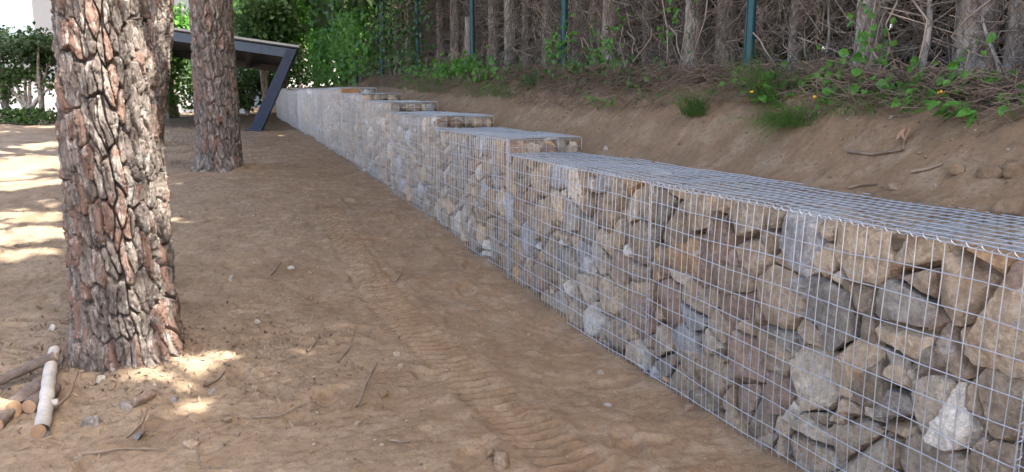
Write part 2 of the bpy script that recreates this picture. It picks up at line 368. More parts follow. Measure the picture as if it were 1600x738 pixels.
# ------------------------------------------------------------------ gabion wall
def clip(poly, a, b, c):                                   # keep a*x+b*y<=c
    out = []
    for k in range(len(poly)):
        P, Q = poly[k], poly[(k+1) % len(poly)]; fp, fq = a*P[0]+b*P[1]-c, a*Q[0]+b*Q[1]-c
        if fp <= 0: out.append(P)
        if fp*fq < 0: t = fp/(fp-fq); out.append((P[0]+t*(Q[0]-P[0]), P[1]+t*(Q[1]-P[1])))
    return out
def cells(x0, x1, y0, y1, rng, rmin, rmax, tight=.76):
    pts = []
    for r in np.concatenate([np.linspace(rmax, rmin, 60), np.full(30, rmin)]):
        for _ in range(14):
            c = (rng.uniform(x0+.3*r, x1-.3*r), rng.uniform(y0+.3*r, y1-.3*r))
            if all((c[0]-q[0])**2*.9+(c[1]-q[1])**2*1.1 > (tight*(r+q[2]))**2 for q in pts): pts.append((*c, r))
    res = []
    for a in pts:
        poly = [(x0, y0), (x1, y0), (x1, y1), (x0, y1)]
        for b in pts:
            if b is a: continue
            dx, dy = b[0]-a[0], b[1]-a[1]
            if dx*dx+dy*dy > .6: continue
            c = (b[0]**2+b[1]**2-b[2]**2-a[0]**2-a[1]**2+a[2]**2)/2
            poly = clip(poly, dx, dy, c)
            if len(poly) < 3: break
        if len(poly) < 3: continue
        Q = np.array(poly); ar = .5*abs(np.dot(Q[:, 0], np.roll(Q[:, 1], -1))-np.dot(Q[:, 1], np.roll(Q[:, 0], -1)))
        if ar > .010 and rng.random() < .5:                     # a broken pair: two angular pieces
            an = rng.uniform(0, np.pi); c = Q.mean(0) + rng.normal(0, .018, 2); nx, ny = math.cos(an), math.sin(an); k = nx*c[0]+ny*c[1]
            for part in (clip(poly, nx, ny, k), clip(poly, -nx, -ny, -k)):
                if len(part) >= 3: res.append(part)
        else: res.append(poly)
    return res
TONES = [((.300, .242, .185), 30), ((.255, .215, .172), 28), ((.36, .29, .215), 16), ((.265, .245, .222), 12), ((.32, .325, .34), 5),
         ((.250, .188, .155), 9), ((.36, .25, .155), 3), ((.48, .45, .41), 3), ((.40, .35, .29), 9)]
TW = np.array([w for _, w in TONES], float); TW /= TW.sum()
def stone(poly, depth, rng, lev, ax):
    """polygon in the face plane -> one rough, chipped rock; ax = 3x3 (u, v, outward)"""
    P = np.array(poly); c = P.mean(0); n = len(P); pl = []
    for k in range(n):
        e = P[(k+1) % n]-P[k]; L = np.hypot(*e)
        if L < .012: continue
        nn = np.array([e[1], -e[0]])/L; h = nn @ (P[k]-c)
        al = rng.normal(0, .32); ins = rng.uniform(.001, .007)
        pl.append(([nn[0]*math.cos(al), nn[1]*math.cos(al), math.sin(al)], max(h-ins, .012)))
    size = np.sqrt(max(1e-4, .5*abs(np.dot(P[:, 0]-c[0], np.roll(P[:, 1]-c[1], -1))-np.dot(P[:, 1]-c[1], np.roll(P[:, 0]-c[0], -1)))))
    tx, ty = rng.normal(0, .2, 2); pl.append(([tx, ty, 1.], depth*.5)); pl.append(([0, 0, -1.], depth*.5))
    for _ in range(rng.integers(3, 8)):                       # broken facets on the visible side
        an = rng.uniform(0, 2*np.pi); el = rng.uniform(.5, 1.45); v = np.array([math.cos(an)*math.cos(el), math.sin(an)*math.cos(el), math.sin(el)])
        sup = ((P-c) @ v[:2]).max()*.93 + depth*.5*v[2]
        pl.append((v, sup*rng.uniform(.76, .98)))
    Nn = np.array([a for a, _ in pl]); Nn /= np.linalg.norm(Nn, axis=1)[:, None]; H = np.array([h for _, h in pl])
    v, f = ico(lev); sq = np.array([P[:, 0].max()-P[:, 0].min(), P[:, 1].max()-P[:, 1].min(), depth]); sq = sq/sq.max()
    dv = v*(sq**.55); dv /= np.linalg.norm(dv, axis=1)[:, None]
    kk = rng.uniform(50, 110); g = np.clip(dv @ Nn.T, 0, None)/H; r = (g**kk).sum(1)**(-1/kk)
    r = np.minimum(r, .6)
    pts = dv*r[:, None]; off = rng.uniform(0, 90, 3)
    w1 = np.floor((pts @ rng.normal(size=3))*38 + 1.3*noise(pts*14+off)); rough = .008*noise(pts*11+off) + (.0045*(hash2(w1.astype(int), w1.astype(int)*0, 3)-.5) + .003*(1-2*np.abs(noise(pts*26+off))) + .003*fbm(pts*60+off, 2, .7) if lev > 2 else 0)
    pts = pts + dv*(rough*np.minimum(1, size/.14))[:, None]
    q = np.array([c[0], c[1], -depth*.5 - .002 - .020*rng.random()**1.7]) + pts
    q[:, 2] = np.clip(q[:, 2], None, -.001); q[:, :2] = np.clip(q[:, :2], P.min(0)-.006, P.max(0)+.006)
    t = np.array(TONES[rng.choice(len(TONES), p=TW)][0])*np.array([1.55, 1.53, 1.48])*rng.uniform(.76, 1.24)
    return q @ ax, f, t
def helix(a, b, r, pitch, seg=7):
    a, b = np.array(a), np.array(b); L = np.linalg.norm(b-a); t = (b-a)/L; k = int(L/pitch*seg)+1
    u = np.cross(t, [.3, .2, 1.] if abs(t[2]) < .9 else [1., 0, 0]); u /= np.linalg.norm(u); w = np.cross(t, u)
    x = np.linspace(0, L, k); an = x/pitch*2*np.pi
    return (a + x[:, None]*t + r*(np.cos(an)[:, None]*u + np.sin(an)[:, None]*w))[None]
WR = .0023
def gabion(s0, s1, zt, zlow_next, label, lev, single, seed, turn=0.0):
    rng = np.random.default_rng(seed); zt += EYE
    zb = float(min(hgt(PW-.1, s0, False), hgt(PW-.1, s1, False))) - .12
    root = empty('gabion_basket', tuple(xyz(PW, (s0+s1)/2, zb)), label, 'gabion', 'gabion baskets of the stepped wall')
    L = s1-s0; org = xyz(PW, s0, 0)
    def put(q): return local(q + org, root)
    far = 1 + .34*float(sstep(7, 14, np.array(s0)))                # stone colour brightened towards the far end
    faces = []
    for poly in cells(.012, L-.012, zb+.02, zt-.012, rng, .040, .132): faces.append((poly, rng.uniform(.13, .17), np.array([D, [0, 0, 1], -N]), lev, (0, 0, 0)))
    for poly in cells(.02, L-.02, .15, PB-PW-.01, rng, .05, .11):
        faces.append((poly, rng.uniform(.10, .14), np.array([D, N, [0, 0, 1]]), max(1, lev-1), (0, 0, zt-.006)))
    A = []
    for poly, dp, ax, lv, o in faces:
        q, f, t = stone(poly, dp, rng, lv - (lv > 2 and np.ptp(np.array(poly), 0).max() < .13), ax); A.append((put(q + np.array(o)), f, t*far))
    if single:
        for q, f, t in A:
            cc = q.mean(0); me = mesh_np('stone', q-cc, f); cattr(me, 'tone', t)
            if lev >= 3:
                try: me.set_sharp_from_angle(angle=R(24))
                except Exception: pass
            o = obj('stone', me, M_stone, root); o.location = cc
    else:
        Vv, Ff = merge([(q, f) for q, f, t in A]); me = mesh_np('stone_fill', Vv, Ff); cattr(me, 'tone', np.concatenate([np.tile(t, (len(q), 1)) for q, f, t in A]))
        obj('stone_fill', me, M_stone, root, 'stuff')
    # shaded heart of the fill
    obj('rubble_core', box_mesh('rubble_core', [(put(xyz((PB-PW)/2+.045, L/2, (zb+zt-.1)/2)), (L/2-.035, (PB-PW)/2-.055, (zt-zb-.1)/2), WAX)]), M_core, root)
    # welded mesh panels
    def wires(paths, r=WR): return sweep(np.array(paths), r, 4)
    nv = int(round(L/.05)); nh = int((zt-zb)/.1); kz = np.linspace(0, 1, 13); w = []
    wob = lambda a: .006*np.sin(a*3.1+seed)+.004*np.sin(a*7.3+2*seed)+.002*np.sin(a*19+seed)
    vert = []
    for k in range(nv+1):
        x = np.clip(k*L/nv + rng.normal(0, .0035), .004, L-.004); z = zb + (zt-zb)*kz; bul = .018*np.sin(np.pi*kz)*np.sin(np.pi*x/L)**.5
        vert.append(xyz(-.006-bul-.0*z, x + wob(z+k)*.6, z))
    hor = []
    kx = np.linspace(0, L, 13)
    for k in range(nh+1):
        z = zt - .1*k; bul = .018*np.sin(np.pi*np.clip((z-zb)/(zt-zb), 0, 1))*np.sin(np.pi*kx/L)**.5
        hor.append(xyz(-.0105-bul, kx, z + wob(kx+k)))
    Vv, Ff = merge([wires(vert), wires(hor, WR*.92)])
    obj('front_mesh_panel', mesh_np('front_mesh_panel', put(Vv), Ff), M_wire, root)
    wd = PB-PW; kq = np.linspace(-.008, wd, 9); lid = []; lid2 = []
    lz = lambda a, b: zt + .008 + .004*np.sin(a*5+seed)*np.sin(b*9+seed*1.7) + .0015*np.sin(a*23+b*11)
    for k in range(nv+1): x = k*L/nv + rng.normal(0, .003); lid.append(xyz(kq, x + .004*np.sin(kq*14+k*1.3), lz(x, kq)))
    for q in np.linspace(-.008, wd, 10): lid2.append(xyz(q + .004*np.sin(kx*9+q*30), kx, lz(kx, q) + .004))
    Vv, Ff = merge([wires(lid, WR*1.0), wires(lid2, WR*1.1)])
    obj('lid_mesh_panel', mesh_np('lid_mesh_panel', put(Vv), Ff), M_wire, root)
    Vv, Ff = sweep(helix(xyz(-.008, 0, zt+.006), xyz(-.008, L, zt+.006), .011, .05 if lev > 2 else .1), .002, 3)
    obj('spiral_binder', mesh_np('spiral_binder', put(Vv), Ff), M_wire, root)
    if lev >= 3:
        Vv, Ff = sweep(helix(xyz(-.012, .0, zb+.05), xyz(-.012, 0, zt), .011, .055), .0018, 3)
        Vp, Fp = sweep(np.array([xyz(-.014, np.zeros(5)+.004, np.linspace(zb, zt+.01, 5))]), .0026, 5)
        a, c = merge([(Vv, Ff), (Vp, Fp)]); obj('corner_binder', mesh_np('corner_binder', put(a), c), M_wire, root)
    ends = []
    zlo = zlow_next + EYE - .05 if zlow_next is not None else zb
    for q in np.linspace(.0, wd, 7): ends.append(xyz(np.full(3, q), -.006, np.linspace(zlo, zt, 3)))
    e2 = [xyz(np.linspace(0, wd, 3), -.009, np.full(3, z)) for z in (zt-.002, zt-.06, zt-.112) if z > zlo]
    Vv, Ff = merge([wires(ends, .0021), wires(e2, .0021)])
    obj('end_mesh_panel', mesh_np('end_mesh_panel', put(Vv), Ff), M_wire, root)
    return root
STEPS = [(-.63, 1.37, -.445, 2, 1), (1.37, 3.37, -.445, 4, 1), (3.37, 5.39, -.445, 3, 1), (5.39, 7.37, -.333, 3, 1), (7.37, 9.40, -.216, 2, 1), (9.40, 11.26, -.097, 2, 0), (11.26, 13.11, .008, 2, 0),
         (13.11, 15.3, .105, 2, 0), (15.3, 17.5, .105, 2, 0), (17.5, 19.7, .105, 2, 0), (19.7, 21.9, .105, 2, 0), (21.9, 23.9, .168, 1, 0), (23.9, 25.9, .168, 1, 0)]
GL = ['gabion basket of the low level beyond the right edge of the picture', 'nearest stone-filled gabion basket at the right, large rocks showing through wire',
      'second gabion basket on the lowest level, just before the first step up', 'gabion basket with long blue lid one step above the lowest level',
      'gabion basket two steps above the lowest level, short stony end showing', 'gabion basket three steps above the lowest level, thin lid strip',
      'gabion basket level with the eye, just below the one with the orange board', 'gabion basket with an orange board at its stepped end', 'first gabion basket beyond the orange board on the long top level',
      'middle far gabion basket on the long level top', 'far gabion basket just before the last low step', 'far gabion basket after the last low step, right of the blue slanted post', 'farthest gabion basket, partly hidden behind the blue slanted post']
for k, (a, b, z, lev, single) in enumerate(STEPS):
    prev = STEPS[k-1][2] if k else None
    gabion(a, b, z, prev if k else None, GL[k], lev, single, 40+k*3)
# board at the sixth step
tag(obj('wooden_board', box_mesh('wooden_board', [(xyz(PW+.15, 13.075, EYE+.055), (.012, .135, .038), WAX)], .004), M_plank), 'orange wooden board on edge at a step of the far wall', 'board')

# ------------------------------------------------------------------ sun gaps: lines of sight to the sun that the canopy leaves open
HOLES = []
def hole(P, r): HOLES.append((np.array(P, float), r))
def shaded(C, pad=0.0):
    """mask of canopy points that may carry foliage"""
    ok = np.ones(len(C), bool)
    for P, r in HOLES:
        v = C-P; t = v @ SUND; d = np.linalg.norm(v - t[:, None]*SUND, axis=1); ok &= ~((d < r+pad) & (t > .3))
    return ok
for x, y, r in [(488, 548, -.03), (468, 592, -.06), (352, 562, -.03), (325, 640, -.08), (300, 625, -.09), (250, 645, -.07), (110, 545, -.07), (75, 650, -.08), (170, 612, -.05),
                (440, 690, -.08), (20, 515, -.03), (60, 505, -.06), (-10, 640, -.02), (180, 680, -.08)]:
    hole(G(x, y), r)
for x, y, r in [(10, 372, .16), (45, 368, .16), (80, 365, .16), (15, 340, .10), (70, 340, .10), (30, 290, .3), (70, 285, .3), (0, 275, .3), (20, 262, .4), (60, 255, .4), (85, 250, .35), (10, 235, .3), (40, 232, .3), (75, 225, .3), (20, 205, .3), (60, 198, .3), (10, 400, .08), (70, 398, .1),
                (290, 190, .3), (255, 290, .1), (280, 345, .06)]:
    hole(G(x, y), r)

for x, y, r in [(520, 20, .35), (545, 45, .2), (575, 15, .35), (600, 50, .15), (495, 50, .2), (560, 75, .1)]: hole(on_p(x, y, 3.3), r)

# ------------------------------------------------------------------ pines
def trunk_mesh(base, axis_pts, rad, around, rows, plate=.06, plen=.24, depth=.03, flare=.22, seed=0, flh=.14, twist=.10, aw=1.1):
    """axis_pts: (z above base, dx, dy) list; rad: (z, r) list"""
    az = np.array(axis_pts); zz = np.asarray(rows); th = np.linspace(0, 2*np.pi, around, endpoint=False)
    T, Z = np.meshgrid(th, zz); rz = np.interp(Z, *np.array(rad).T)
    r0 = float(np.interp(1.0, *np.array(rad).T)); nw = max(5, int(round(2*np.pi*r0/plate)))
    cyl = np.stack([np.cos(T)*r0*1.0, np.sin(T)*r0, Z], -1); off = seed*13.7
    wa = .42*fbm(cyl*np.array([8, 8, 5.])+off, 3); wb = .30*fbm(cyl*np.array([9, 9, 4.])+off+40, 2)
    a = T/(2*np.pi)*nw + Z*twist*nw/(2*np.pi*r0) + wa*aw; bq = Z/plen + wb
    f1, f2, idc = worley(a, bq, nw, seed); g = f2-f1
    g1, g2, id2 = worley(a*2.1+wa, bq*2.3, nw*2 if False else None, seed+5)
    ridge = sstep(.03, .15, g)
    q = fbm(cyl*np.array([15, 15, 5.])+off, 3, .6); fk = (np.floor(q*5)/5)*.7 + q*.3                       # flaky layers
    fl2 = sstep(.35, .62, noise(cyl*np.array([16, 16, 6.])+off+60)+.5)                                       # flakes shed from the plates
    h = depth*ridge*(.72+.42*idc) + depth*.16*sstep(0, .12, g2-g1)*ridge + depth*.20*(id2-.5)*ridge + depth*.26*fl2*ridge + depth*.14*fk + depth*.13*fbm(cyl*np.array([50, 50, 16.])+off, 3, .7)
    fl = np.exp(-np.clip(Z, 0, None)/flh)*(.55+.45*np.cos(T*3+seed)+.5*noise(np.stack([np.cos(T)*1.4, np.sin(T)*1.4, Z*0+seed], -1)))
    lump = .03*noise(np.stack([np.cos(T)*.8, np.sin(T)*.8, Z*.9+seed], -1))
    rr = rz*(1 + flare*np.clip(fl, 0, 2) + lump) - depth*.8 + h
    X = np.interp(Z, az[:, 0], az[:, 1]) + np.cos(T)*rr; Y = np.interp(Z, az[:, 0], az[:, 2]) + np.sin(T)*rr
    V = np.stack([X, Y, Z], -1).reshape(-1, 3); m = len(zz)
    i, j = np.meshgrid(np.arange(m-1), np.arange(around), indexing='ij'); j2 = (j+1) % around
    me = mesh_np('trunk', V, np.stack([i*around+j, i*around+j2, (i+1)*around+j2, (i+1)*around+j], -1).reshape(-1, 4))
    fattr(me, 'plate', (idc*.7+id2*.3).ravel()); return me
def needle_tufts(C, rng, n=5, ln=.32):
    m = len(C); d = rng.normal(size=(m, n, 3)); d /= np.linalg.norm(d, axis=2)[..., None]; d[..., 2] = d[..., 2]*.7+.15
    sd = np.cross(d, rng.normal(size=(m, n, 3))); sd /= np.linalg.norm(sd, axis=2)[..., None]
    a = C[:, None, :]; V = np.stack([a - sd*.042, a + sd*.042, a + d*ln + sd*.03, a + d*ln - sd*.03], 2).reshape(-1, 3)
    return V, np.arange(m*n*4).reshape(-1, 4)
def pine(bpix, rb, rt, lean, H, label, around, rows, crown, seed, **kw):
    b = G(*bpix) if len(bpix) == 2 else np.array(bpix, float)
    root = empty('pine_tree', tuple(b - np.array([0, 0, .06])), label, 'tree', 'pines')
    ax = [(-.2, 0, 0), (0, 0, 0), (2.2, lean[0], lean[1]), (H, lean[0]*3.2, lean[1]*3.2)]
    obj('trunk', trunk_mesh(b, ax, [(-.2, rb), (0, rb), (1.1, rb*.96), (2, rt), (H, rt*.45)], around, rows, seed=seed, **kw), M_bark, root)
    rng = np.random.default_rng(seed+100); top = np.array([lean[0]*3.2, lean[1]*3.2, H]); cr, ch, nc = crown
    # limbs
    E = rng.normal(size=(16, 3)); E[:, 2] = np.abs(E[:, 2])*.35; E /= np.linalg.norm(E, axis=1)[:, None]
    st = np.array([top*.0 + np.array([top[0], top[1], 0])*q/H + np.array([0, 0, q]) for q in rng.uniform(H-ch*1.1, H-.2, 16)])
    en = top + E*np.array([cr, cr, ch])*rng.uniform(.6, .95, (16, 1)) - np.array([0, 0, ch*.3])
    u = np.linspace(0, 1, 6)[:, None, None]; pth = np.transpose(st + (en-st)*u + np.array([0, 0, .35])*np.sin(u*np.pi), (1, 0, 2))
    v, f = sweep(pth, np.linspace(.09, .02, 6)[None].repeat(16, 0), 6); obj('limbs', mesh_np('limbs', v, f), M_bark2, root)
    cl = np.concatenate([en[rng.integers(0, 16, nc//2)], top + (rng.normal(size=(nc-nc//2, 3))*np.array([cr, cr, ch*.6])*.55)])
    C = cl[rng.integers(0, len(cl), nc*22)] + rng.normal(size=(nc*22, 3))*np.array([.42, .42, .22])
    C = C[(C[:, 2] > H-ch*1.6)]
    C = C[shaded(C + np.array(root.location), .18)]
    v, f = needle_tufts(C, rng); obj('crown', mesh_np('crown', v, f, False), M_needle, root, 'stuff')
    return root
rowsA = np.concatenate([np.linspace(-.16, 2.25, 440), np.linspace(2.3, 9, 24)])
# near trunk: first open the sun streak down its camera-right side
bA = G(203, 592)
bA = bA + np.array([-.095, .22, 0])
for x, y, r in [(190, -20, .10), (205, 30, .09), (215, 80, .085), (225, 140, .08), (236, 200, .075), (240, 260, .07), (246, 320, .07), (250, 380, .06), (268, 450, .045), (283, 520, .06), (290, 560, .08), (370, 40, .05)]:
    hole(at_depth(x, y, bA[1]-.22), r-.04)
pine(tuple(bA), .232, .192, (.010, 0), 9.2, 'large near pine trunk with deep furrowed bark in patchy sun', 380, rowsA, (5.2, 1.6, 230), 1, depth=.046, plate=.039, plen=.18, aw=.9, flare=.42, flh=.17)
rowsB = np.concatenate([np.linspace(-.16, 3.6, 340), np.linspace(3.7, 9, 24)])
pine((345, 268), .295, .272, (.02, 0), 9.6, 'middle pine trunk standing in shade left of the blue slanted post', 180, rowsB, (5.0, 1.7, 190), 2, plate=.07, plen=.24, depth=.034, flare=.30, aw=.8)
rowsC = np.concatenate([np.linspace(-.16, 4, 240), np.linspace(4.1, 9, 20)])
pine((231, 226), .26, .24, (.36, .1), 9.8, 'leaning pine trunk partly hidden behind the large near pine', 120, rowsC, (4.4, 1.6, 170), 3, plate=.08, plen=.24)
pine((268, 184), .21, .18, (-.05, 0), 8.5, 'slim dark pine trunk seen between the two bigger pines', 70, np.linspace(-.16, 8.5, 160), (2.6, 1.5, 120), 4, plate=.08, plen=.24)

# ------------------------------------------------------------------ fence
fz = lambda s: np.interp(s, SF, ZF) + EYE
posts = [4.48 + 3.0*k for k in range(-2, 7)]
fence = empty('chain_link_fence', tuple(xyz(PF, 4.48, fz(4.48))), 'dark green chain link fence on the bank above the gabions', 'fence')
for k, s in enumerate(posts):
    q = np.array([xyz(PF-.02, s + .0, np.linspace(fz(s)-.2, fz(s)+2.1, 3))]); v, f = sweep(q, .03, 10)
    v2, f2 = sweep(np.array([xyz(PF-.052, s+.012, np.linspace(fz(s)-.1, fz(s)+2.08, 3))]), .006, 5)
    a, c = merge([(v, f), (v2, f2)]); obj('post', mesh_np('post', local(a, fence), c), M_post, fence)
zig = []; cell = .062; nzg = int(2.0/cell)
ks = np.arange(nzg*1+1)
for k in range(int((20.5+2)/cell)):
    s0 = -2 + k*cell; z0 = fz(s0)
    zig.append(xyz(PF + .004*np.where(ks % 2, 1, -1) + .012*np.sin(s0*2+ks*.11), s0 + np.where((ks + k*0) % 2, cell*.5, -cell*.5)*1.03, z0 + ks*cell*.98 + .01))
v, f = sweep(np.array(zig), .0017, 3); obj('chain_mesh', mesh_np('chain_mesh', local(v, fence), f), M_chain, fence)
ss = np.linspace(-2, 20.5, 60)
v, f = sweep(np.array([xyz(PF-.012, ss, fz(ss)+h + .01*np.sin(ss*3+h)) for h in (.04, 1.0, 1.98)]), .0026, 4); obj('tension_wire', mesh_np('tension_wire', local(v, fence), f), M_chain, fence)

# ------------------------------------------------------------------ cypress hedge behind the fence
rng = np.random.default_rng(77)
def cypress(s, p, r, label, seed, H, lean=0, vis=True, cut=None):
    rg = np.random.default_rng(seed); z0 = float(fz(s)); b = xyz(p, s, z0-.08)
    root = empty('cypress_tree', tuple(b), label, 'tree', 'cypress trunks behind the fence' if vis else 'cypresses outside the frame')
    top = cut or H
    rows = np.concatenate([np.linspace(0, min(2.6, top), 110 if vis else 12), np.linspace(2.7, H, 12) if not cut else []])
    lx = lean*D
    me = trunk_mesh(b, [(0, 0, 0), (2.4, lx[0], lx[1]), (H, lx[0]*2, lx[1]*2)], [(0, r), (2.4, r*.9), (H, r*.3)], 56 if vis else 12, rows, plate=.03, plen=.4, depth=r*.16, flare=.16, seed=seed, flh=.2)
    obj('trunk', me, M_bark2, root)
    if cut:
        v, f = sweep(np.array([[[0, 0, top-.04], [0, 0, top-.01], [0, 0, top]]]), np.array([[r*.86, r*.82, .004]]), 18); obj('cut_top', mesh_np('cut_top', v, f), M_bark2, root); return root
    nC = 2500
    hh = 1.75 + (H-1.75)*rg.random(nC)**.85; rad = 1.0*np.clip(1-(hh-1.75)/(H-1.6), .12, 1)**.4
    an = rg.uniform(0, 2*np.pi, nC); q = np.sqrt(rg.random(nC))*rad
    C = np.stack([np.cos(an)*q*1.0, np.sin(an)*q*1.0, hh], 1) + rg.normal(size=(nC, 3))*.08
    C = C[shaded(C + b, .19)]
    v, f = leaves(C, rg.uniform(.28, .46, len(C)), asp=.62, rng=rg, droop=(0, 0, .5), card=True); obj('crown', mesh_np('crown', v, f, False), M_cypress, root, 'stuff')
    return root
TR = [(1585, 3.95, .055, 0), (1520, 3.86, .098, 0), (1355, 3.84, .085, 0), (1240, 4.0, .045, 0), (1131, 4.0, .075, .02), (1080, 3.78, .066, -.01), (1010, 4.15, .05, 0), (952, 3.84, .072, .03), (930, 4.05, .07, 0), (903, 4.0, .075, -.05), (856, 4.0, .07, 0), (822, 4.1, .06, 0),
      (798, 3.9, .085, 0), (772, 4.0, .08, .03), (712, 3.95, .08, 0), (690, 4.05, .08, 0), (640, 3.95, .08, .02), (622, 3.9, .09, 0), (585, 4.0, .1, 0)]
TR.sort(key=lambda q: -q[0])
ORD = ['first', 'second', 'third', 'fourth', 'fifth', 'sixth', 'seventh', 'eighth', 'ninth', 'tenth', 'eleventh', 'twelfth', 'thirteenth', 'fourteenth', 'fifteenth', 'sixteenth', 'seventeenth', 'eighteenth', 'nineteenth', 'twentieth']
def s_at(x, p): r = ray(x, 110); return float((r*(p/(r @ N))) @ D)
for k, (x, p, r, ln) in enumerate(TR):
    look = {1: 'thick pale', 2: 'thick grey', 5: 'whitish'}.get(k, 'grey')
    cypress(s_at(x, p), p, r, '%s upright cypress trunk behind the fence, %s from the right edge' % (look, ORD[k]), 200+k, 8.4+1.2*rng.random(), ln)
cypress(s_at(735, 3.7), 3.7, .075, 'pale sawn-off trunk stump touching the third fence post from the right', 260, 3, 0, True, 1.02)
for k in range(13): cypress(1.9 - 1.0*(k+.6), 3.95 + .1*rng.random(), .07, 'cypress of the hedge row beyond the right edge of the picture', 280+k, 9.6+1.2*rng.random(), 0, False)
for k in range(6): cypress(17.6 + 1.2*k, 3.9 + .1*rng.random(), .08, 'cypress of the hedge row hidden in the ivy at the far end', 300+k, 6.8+1.0*rng.random(), 0, False)
# slim leaning saplings
def sapling(x0, y0, x1, y1, p, r, label, seed):
    a = on_p(x0, y0, p); a[2] -= .05; b = on_p(x1, y1, p+.1); pts = a + (b-a)*np.linspace(0, 1.25, 9)[:, None] + .012*np.sin(np.linspace(0, 7, 9)+seed)[:, None]*D
    o = empty('sapling', tuple(a), label, 'sapling', 'bare saplings at the fence'); v, f = sweep(pts[None], np.linspace(r, r*.7, 9)[None], 9); obj('stem', mesh_np('stem', local(v, o), f), M_bark2, o)
    tw = []; rg = np.random.default_rng(seed)
    for k in range(4): q = pts[4+k]; e = rg.normal(size=3); e[2] = abs(e[2]); tw.append(q + e*np.linspace(0, .16, 5)[:, None])
    v, f = sweep(np.array(tw), r*.35, 4); obj('side_twigs', mesh_np('side_twigs', local(v, o), f), M_twig, o, 'stuff')
sapling(1444, 112, 1453, 0, 3.66, .018, 'slim pale bare sapling left of the thick right-hand trunk', 1)
sapling(1572, 145, 1542, 45, 3.62, .010, 'thin bare stick leaning against the thick right-hand trunk', 2)
sapling(1292, 70, 1298, 0, 3.8, .010, 'very thin upright stem between two grey trunks', 3)

# dead twig thicket in the shade of the hedge, undergrowth behind it, dry litter along the fence foot
def twig_paths(n, p0, p1, s0, s1, z0, z1, ln, rg, hang=.3, K=5, bias=1.0):
    u = rg.random(n)**bias; s = s0 + (s1-s0)*u; p = rg.uniform(p0, p1, n); z = fz(s) + rg.uniform(z0, z1, n)
    B = xyz(p, s, z); d = rg.normal(size=(n, 3)); d[:, 2] = d[:, 2]*.6 - hang; d /= np.linalg.norm(d, axis=1)[:, None]
    c = rg.normal(size=(n, 3))*.5; t = np.linspace(0, 1, K)[None, :, None]; L = rg.uniform(.35, 1, n)[:, None, None]*ln
    j = rg.normal(size=(n, K, 3))*.035
    Q = B[:, None, :] + (d[:, None, :]*t + c[:, None, :]*t*t*.8 + j)*L
    q = np.clip(3.68 - Q @ N, 0, None); return Q + q[..., None]*N*1.25
rg = np.random.default_rng(5)
A1 = twig_paths(11000, 3.74, 4.4, 1.0, 9, .05, 2.0, .55, rg, .35, 4, bias=1.2); A2 = twig_paths(5600, 3.74, 4.5, 7, 19, .05, 3.2, .8, rg, .5, 4); A3 = twig_paths(500, 3.75, 4.4, 1, 16, .3, 2.6, 1.2, rg, 0, 5)
v, f = merge([sweep(A1, rg.uniform(.0016, .0042, len(A1)), 3), sweep(A2, rg.uniform(.0025, .006, len(A2)), 3), sweep(A3, rg.uniform(.0025, .0055, len(A3)), 3)])
tag(obj('dead_twigs', mesh_np('dead_twigs', v, f), M_twig), 'tangle of dead brown twigs among the cypress trunks', 'twigs', kind='stuff')
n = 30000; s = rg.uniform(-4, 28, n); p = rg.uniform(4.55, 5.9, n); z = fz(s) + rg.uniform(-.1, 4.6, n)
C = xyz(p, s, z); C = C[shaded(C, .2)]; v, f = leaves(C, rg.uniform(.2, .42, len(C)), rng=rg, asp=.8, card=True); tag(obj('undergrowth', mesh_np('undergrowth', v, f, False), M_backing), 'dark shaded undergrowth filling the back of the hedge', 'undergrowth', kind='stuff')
n = 15000; s = .6 + 16*rg.random(n)**1.35; p = np.clip(rg.normal(3.27, .15, n), 3.0, 3.8) + .13*sstep(6, 4, s); B = xyz(p, s, hgt(p, s)+rg.uniform(.0, .06, n)+.12*np.exp(-((p-3.3)/.2)**2)*rg.random(n))
d = rg.normal(size=(n, 3)); d[:, 2] *= .35; d = d*.7 - N*.35 - np.array([0, 0, .25]); d /= np.linalg.norm(d, axis=1)[:, None]; L = rg.uniform(.05, .22, n)
A = B[:, None, :] + (d[:, None, :]*np.linspace(-.5, .5, 3)[None, :, None] + rg.normal(size=(n, 3, 3))*.05)*L[:, None, None]
pa, sa = ps(A); A[..., 2] = np.maximum(A[..., 2], hgt(pa, sa, False)+.0)
v, f = sweep(A, rg.uniform(.0013, .0032, n), 3); tag(obj('dry_litter', mesh_np('dry_litter', v, f), M_straw), 'dry brown stalks and litter hanging over the bank below the fence', 'litter', kind='stuff')

# ivy and climbers on the fence
def ivy(name, label, n, s0, s1, z0, z1, seed, clump=22, sz=(.06, .11), mtl=None, pp=(3.38, 3.62), spread=(.35, .5), grp='climbing ivy'):
    rg = np.random.default_rng(seed); b = xyz(PF, (s0+s1)/2, fz((s0+s1)/2)); root = empty(name, tuple(b), label, 'ivy', grp)
    cs, cz = rg.uniform(s0, s1, clump), rg.uniform(z0, z1, clump); k = rg.integers(0, clump, n)
    s = cs[k] + rg.normal(0, spread[0], n); z = fz(s) + np.clip(cz[k] + rg.normal(0, spread[1], n), -.1, 9); p = rg.uniform(*pp, n) - .22*np.abs(noise(np.stack([s*1.3, z*1.3, z*0], -1)))
    v, f = leaves(xyz(p, s, z), rg.uniform(*sz, n), asp=.85, rng=rg, up=-N*.9+np.array([0, 0, .4]), droop=(0, 0, -.5))
    obj('leaves', mesh_np('leaves', local(v, root), f, False), mtl or M_ivy, root, 'stuff')
    st = np.array([xyz(PF-.03+.02*np.sin(np.linspace(0, 6, 8)+q), rg.uniform(s0, s1) + .12*np.cumsum(rg.normal(0, .5, 8)), fz(s0) + np.linspace(-.05, max(.5, z1), 8)) for q in range(max(3, clump//5))])
    v, f = sweep(st, .006, 4); obj('stems', mesh_np('stems', local(v, root), f), M_twig, root, 'stuff')
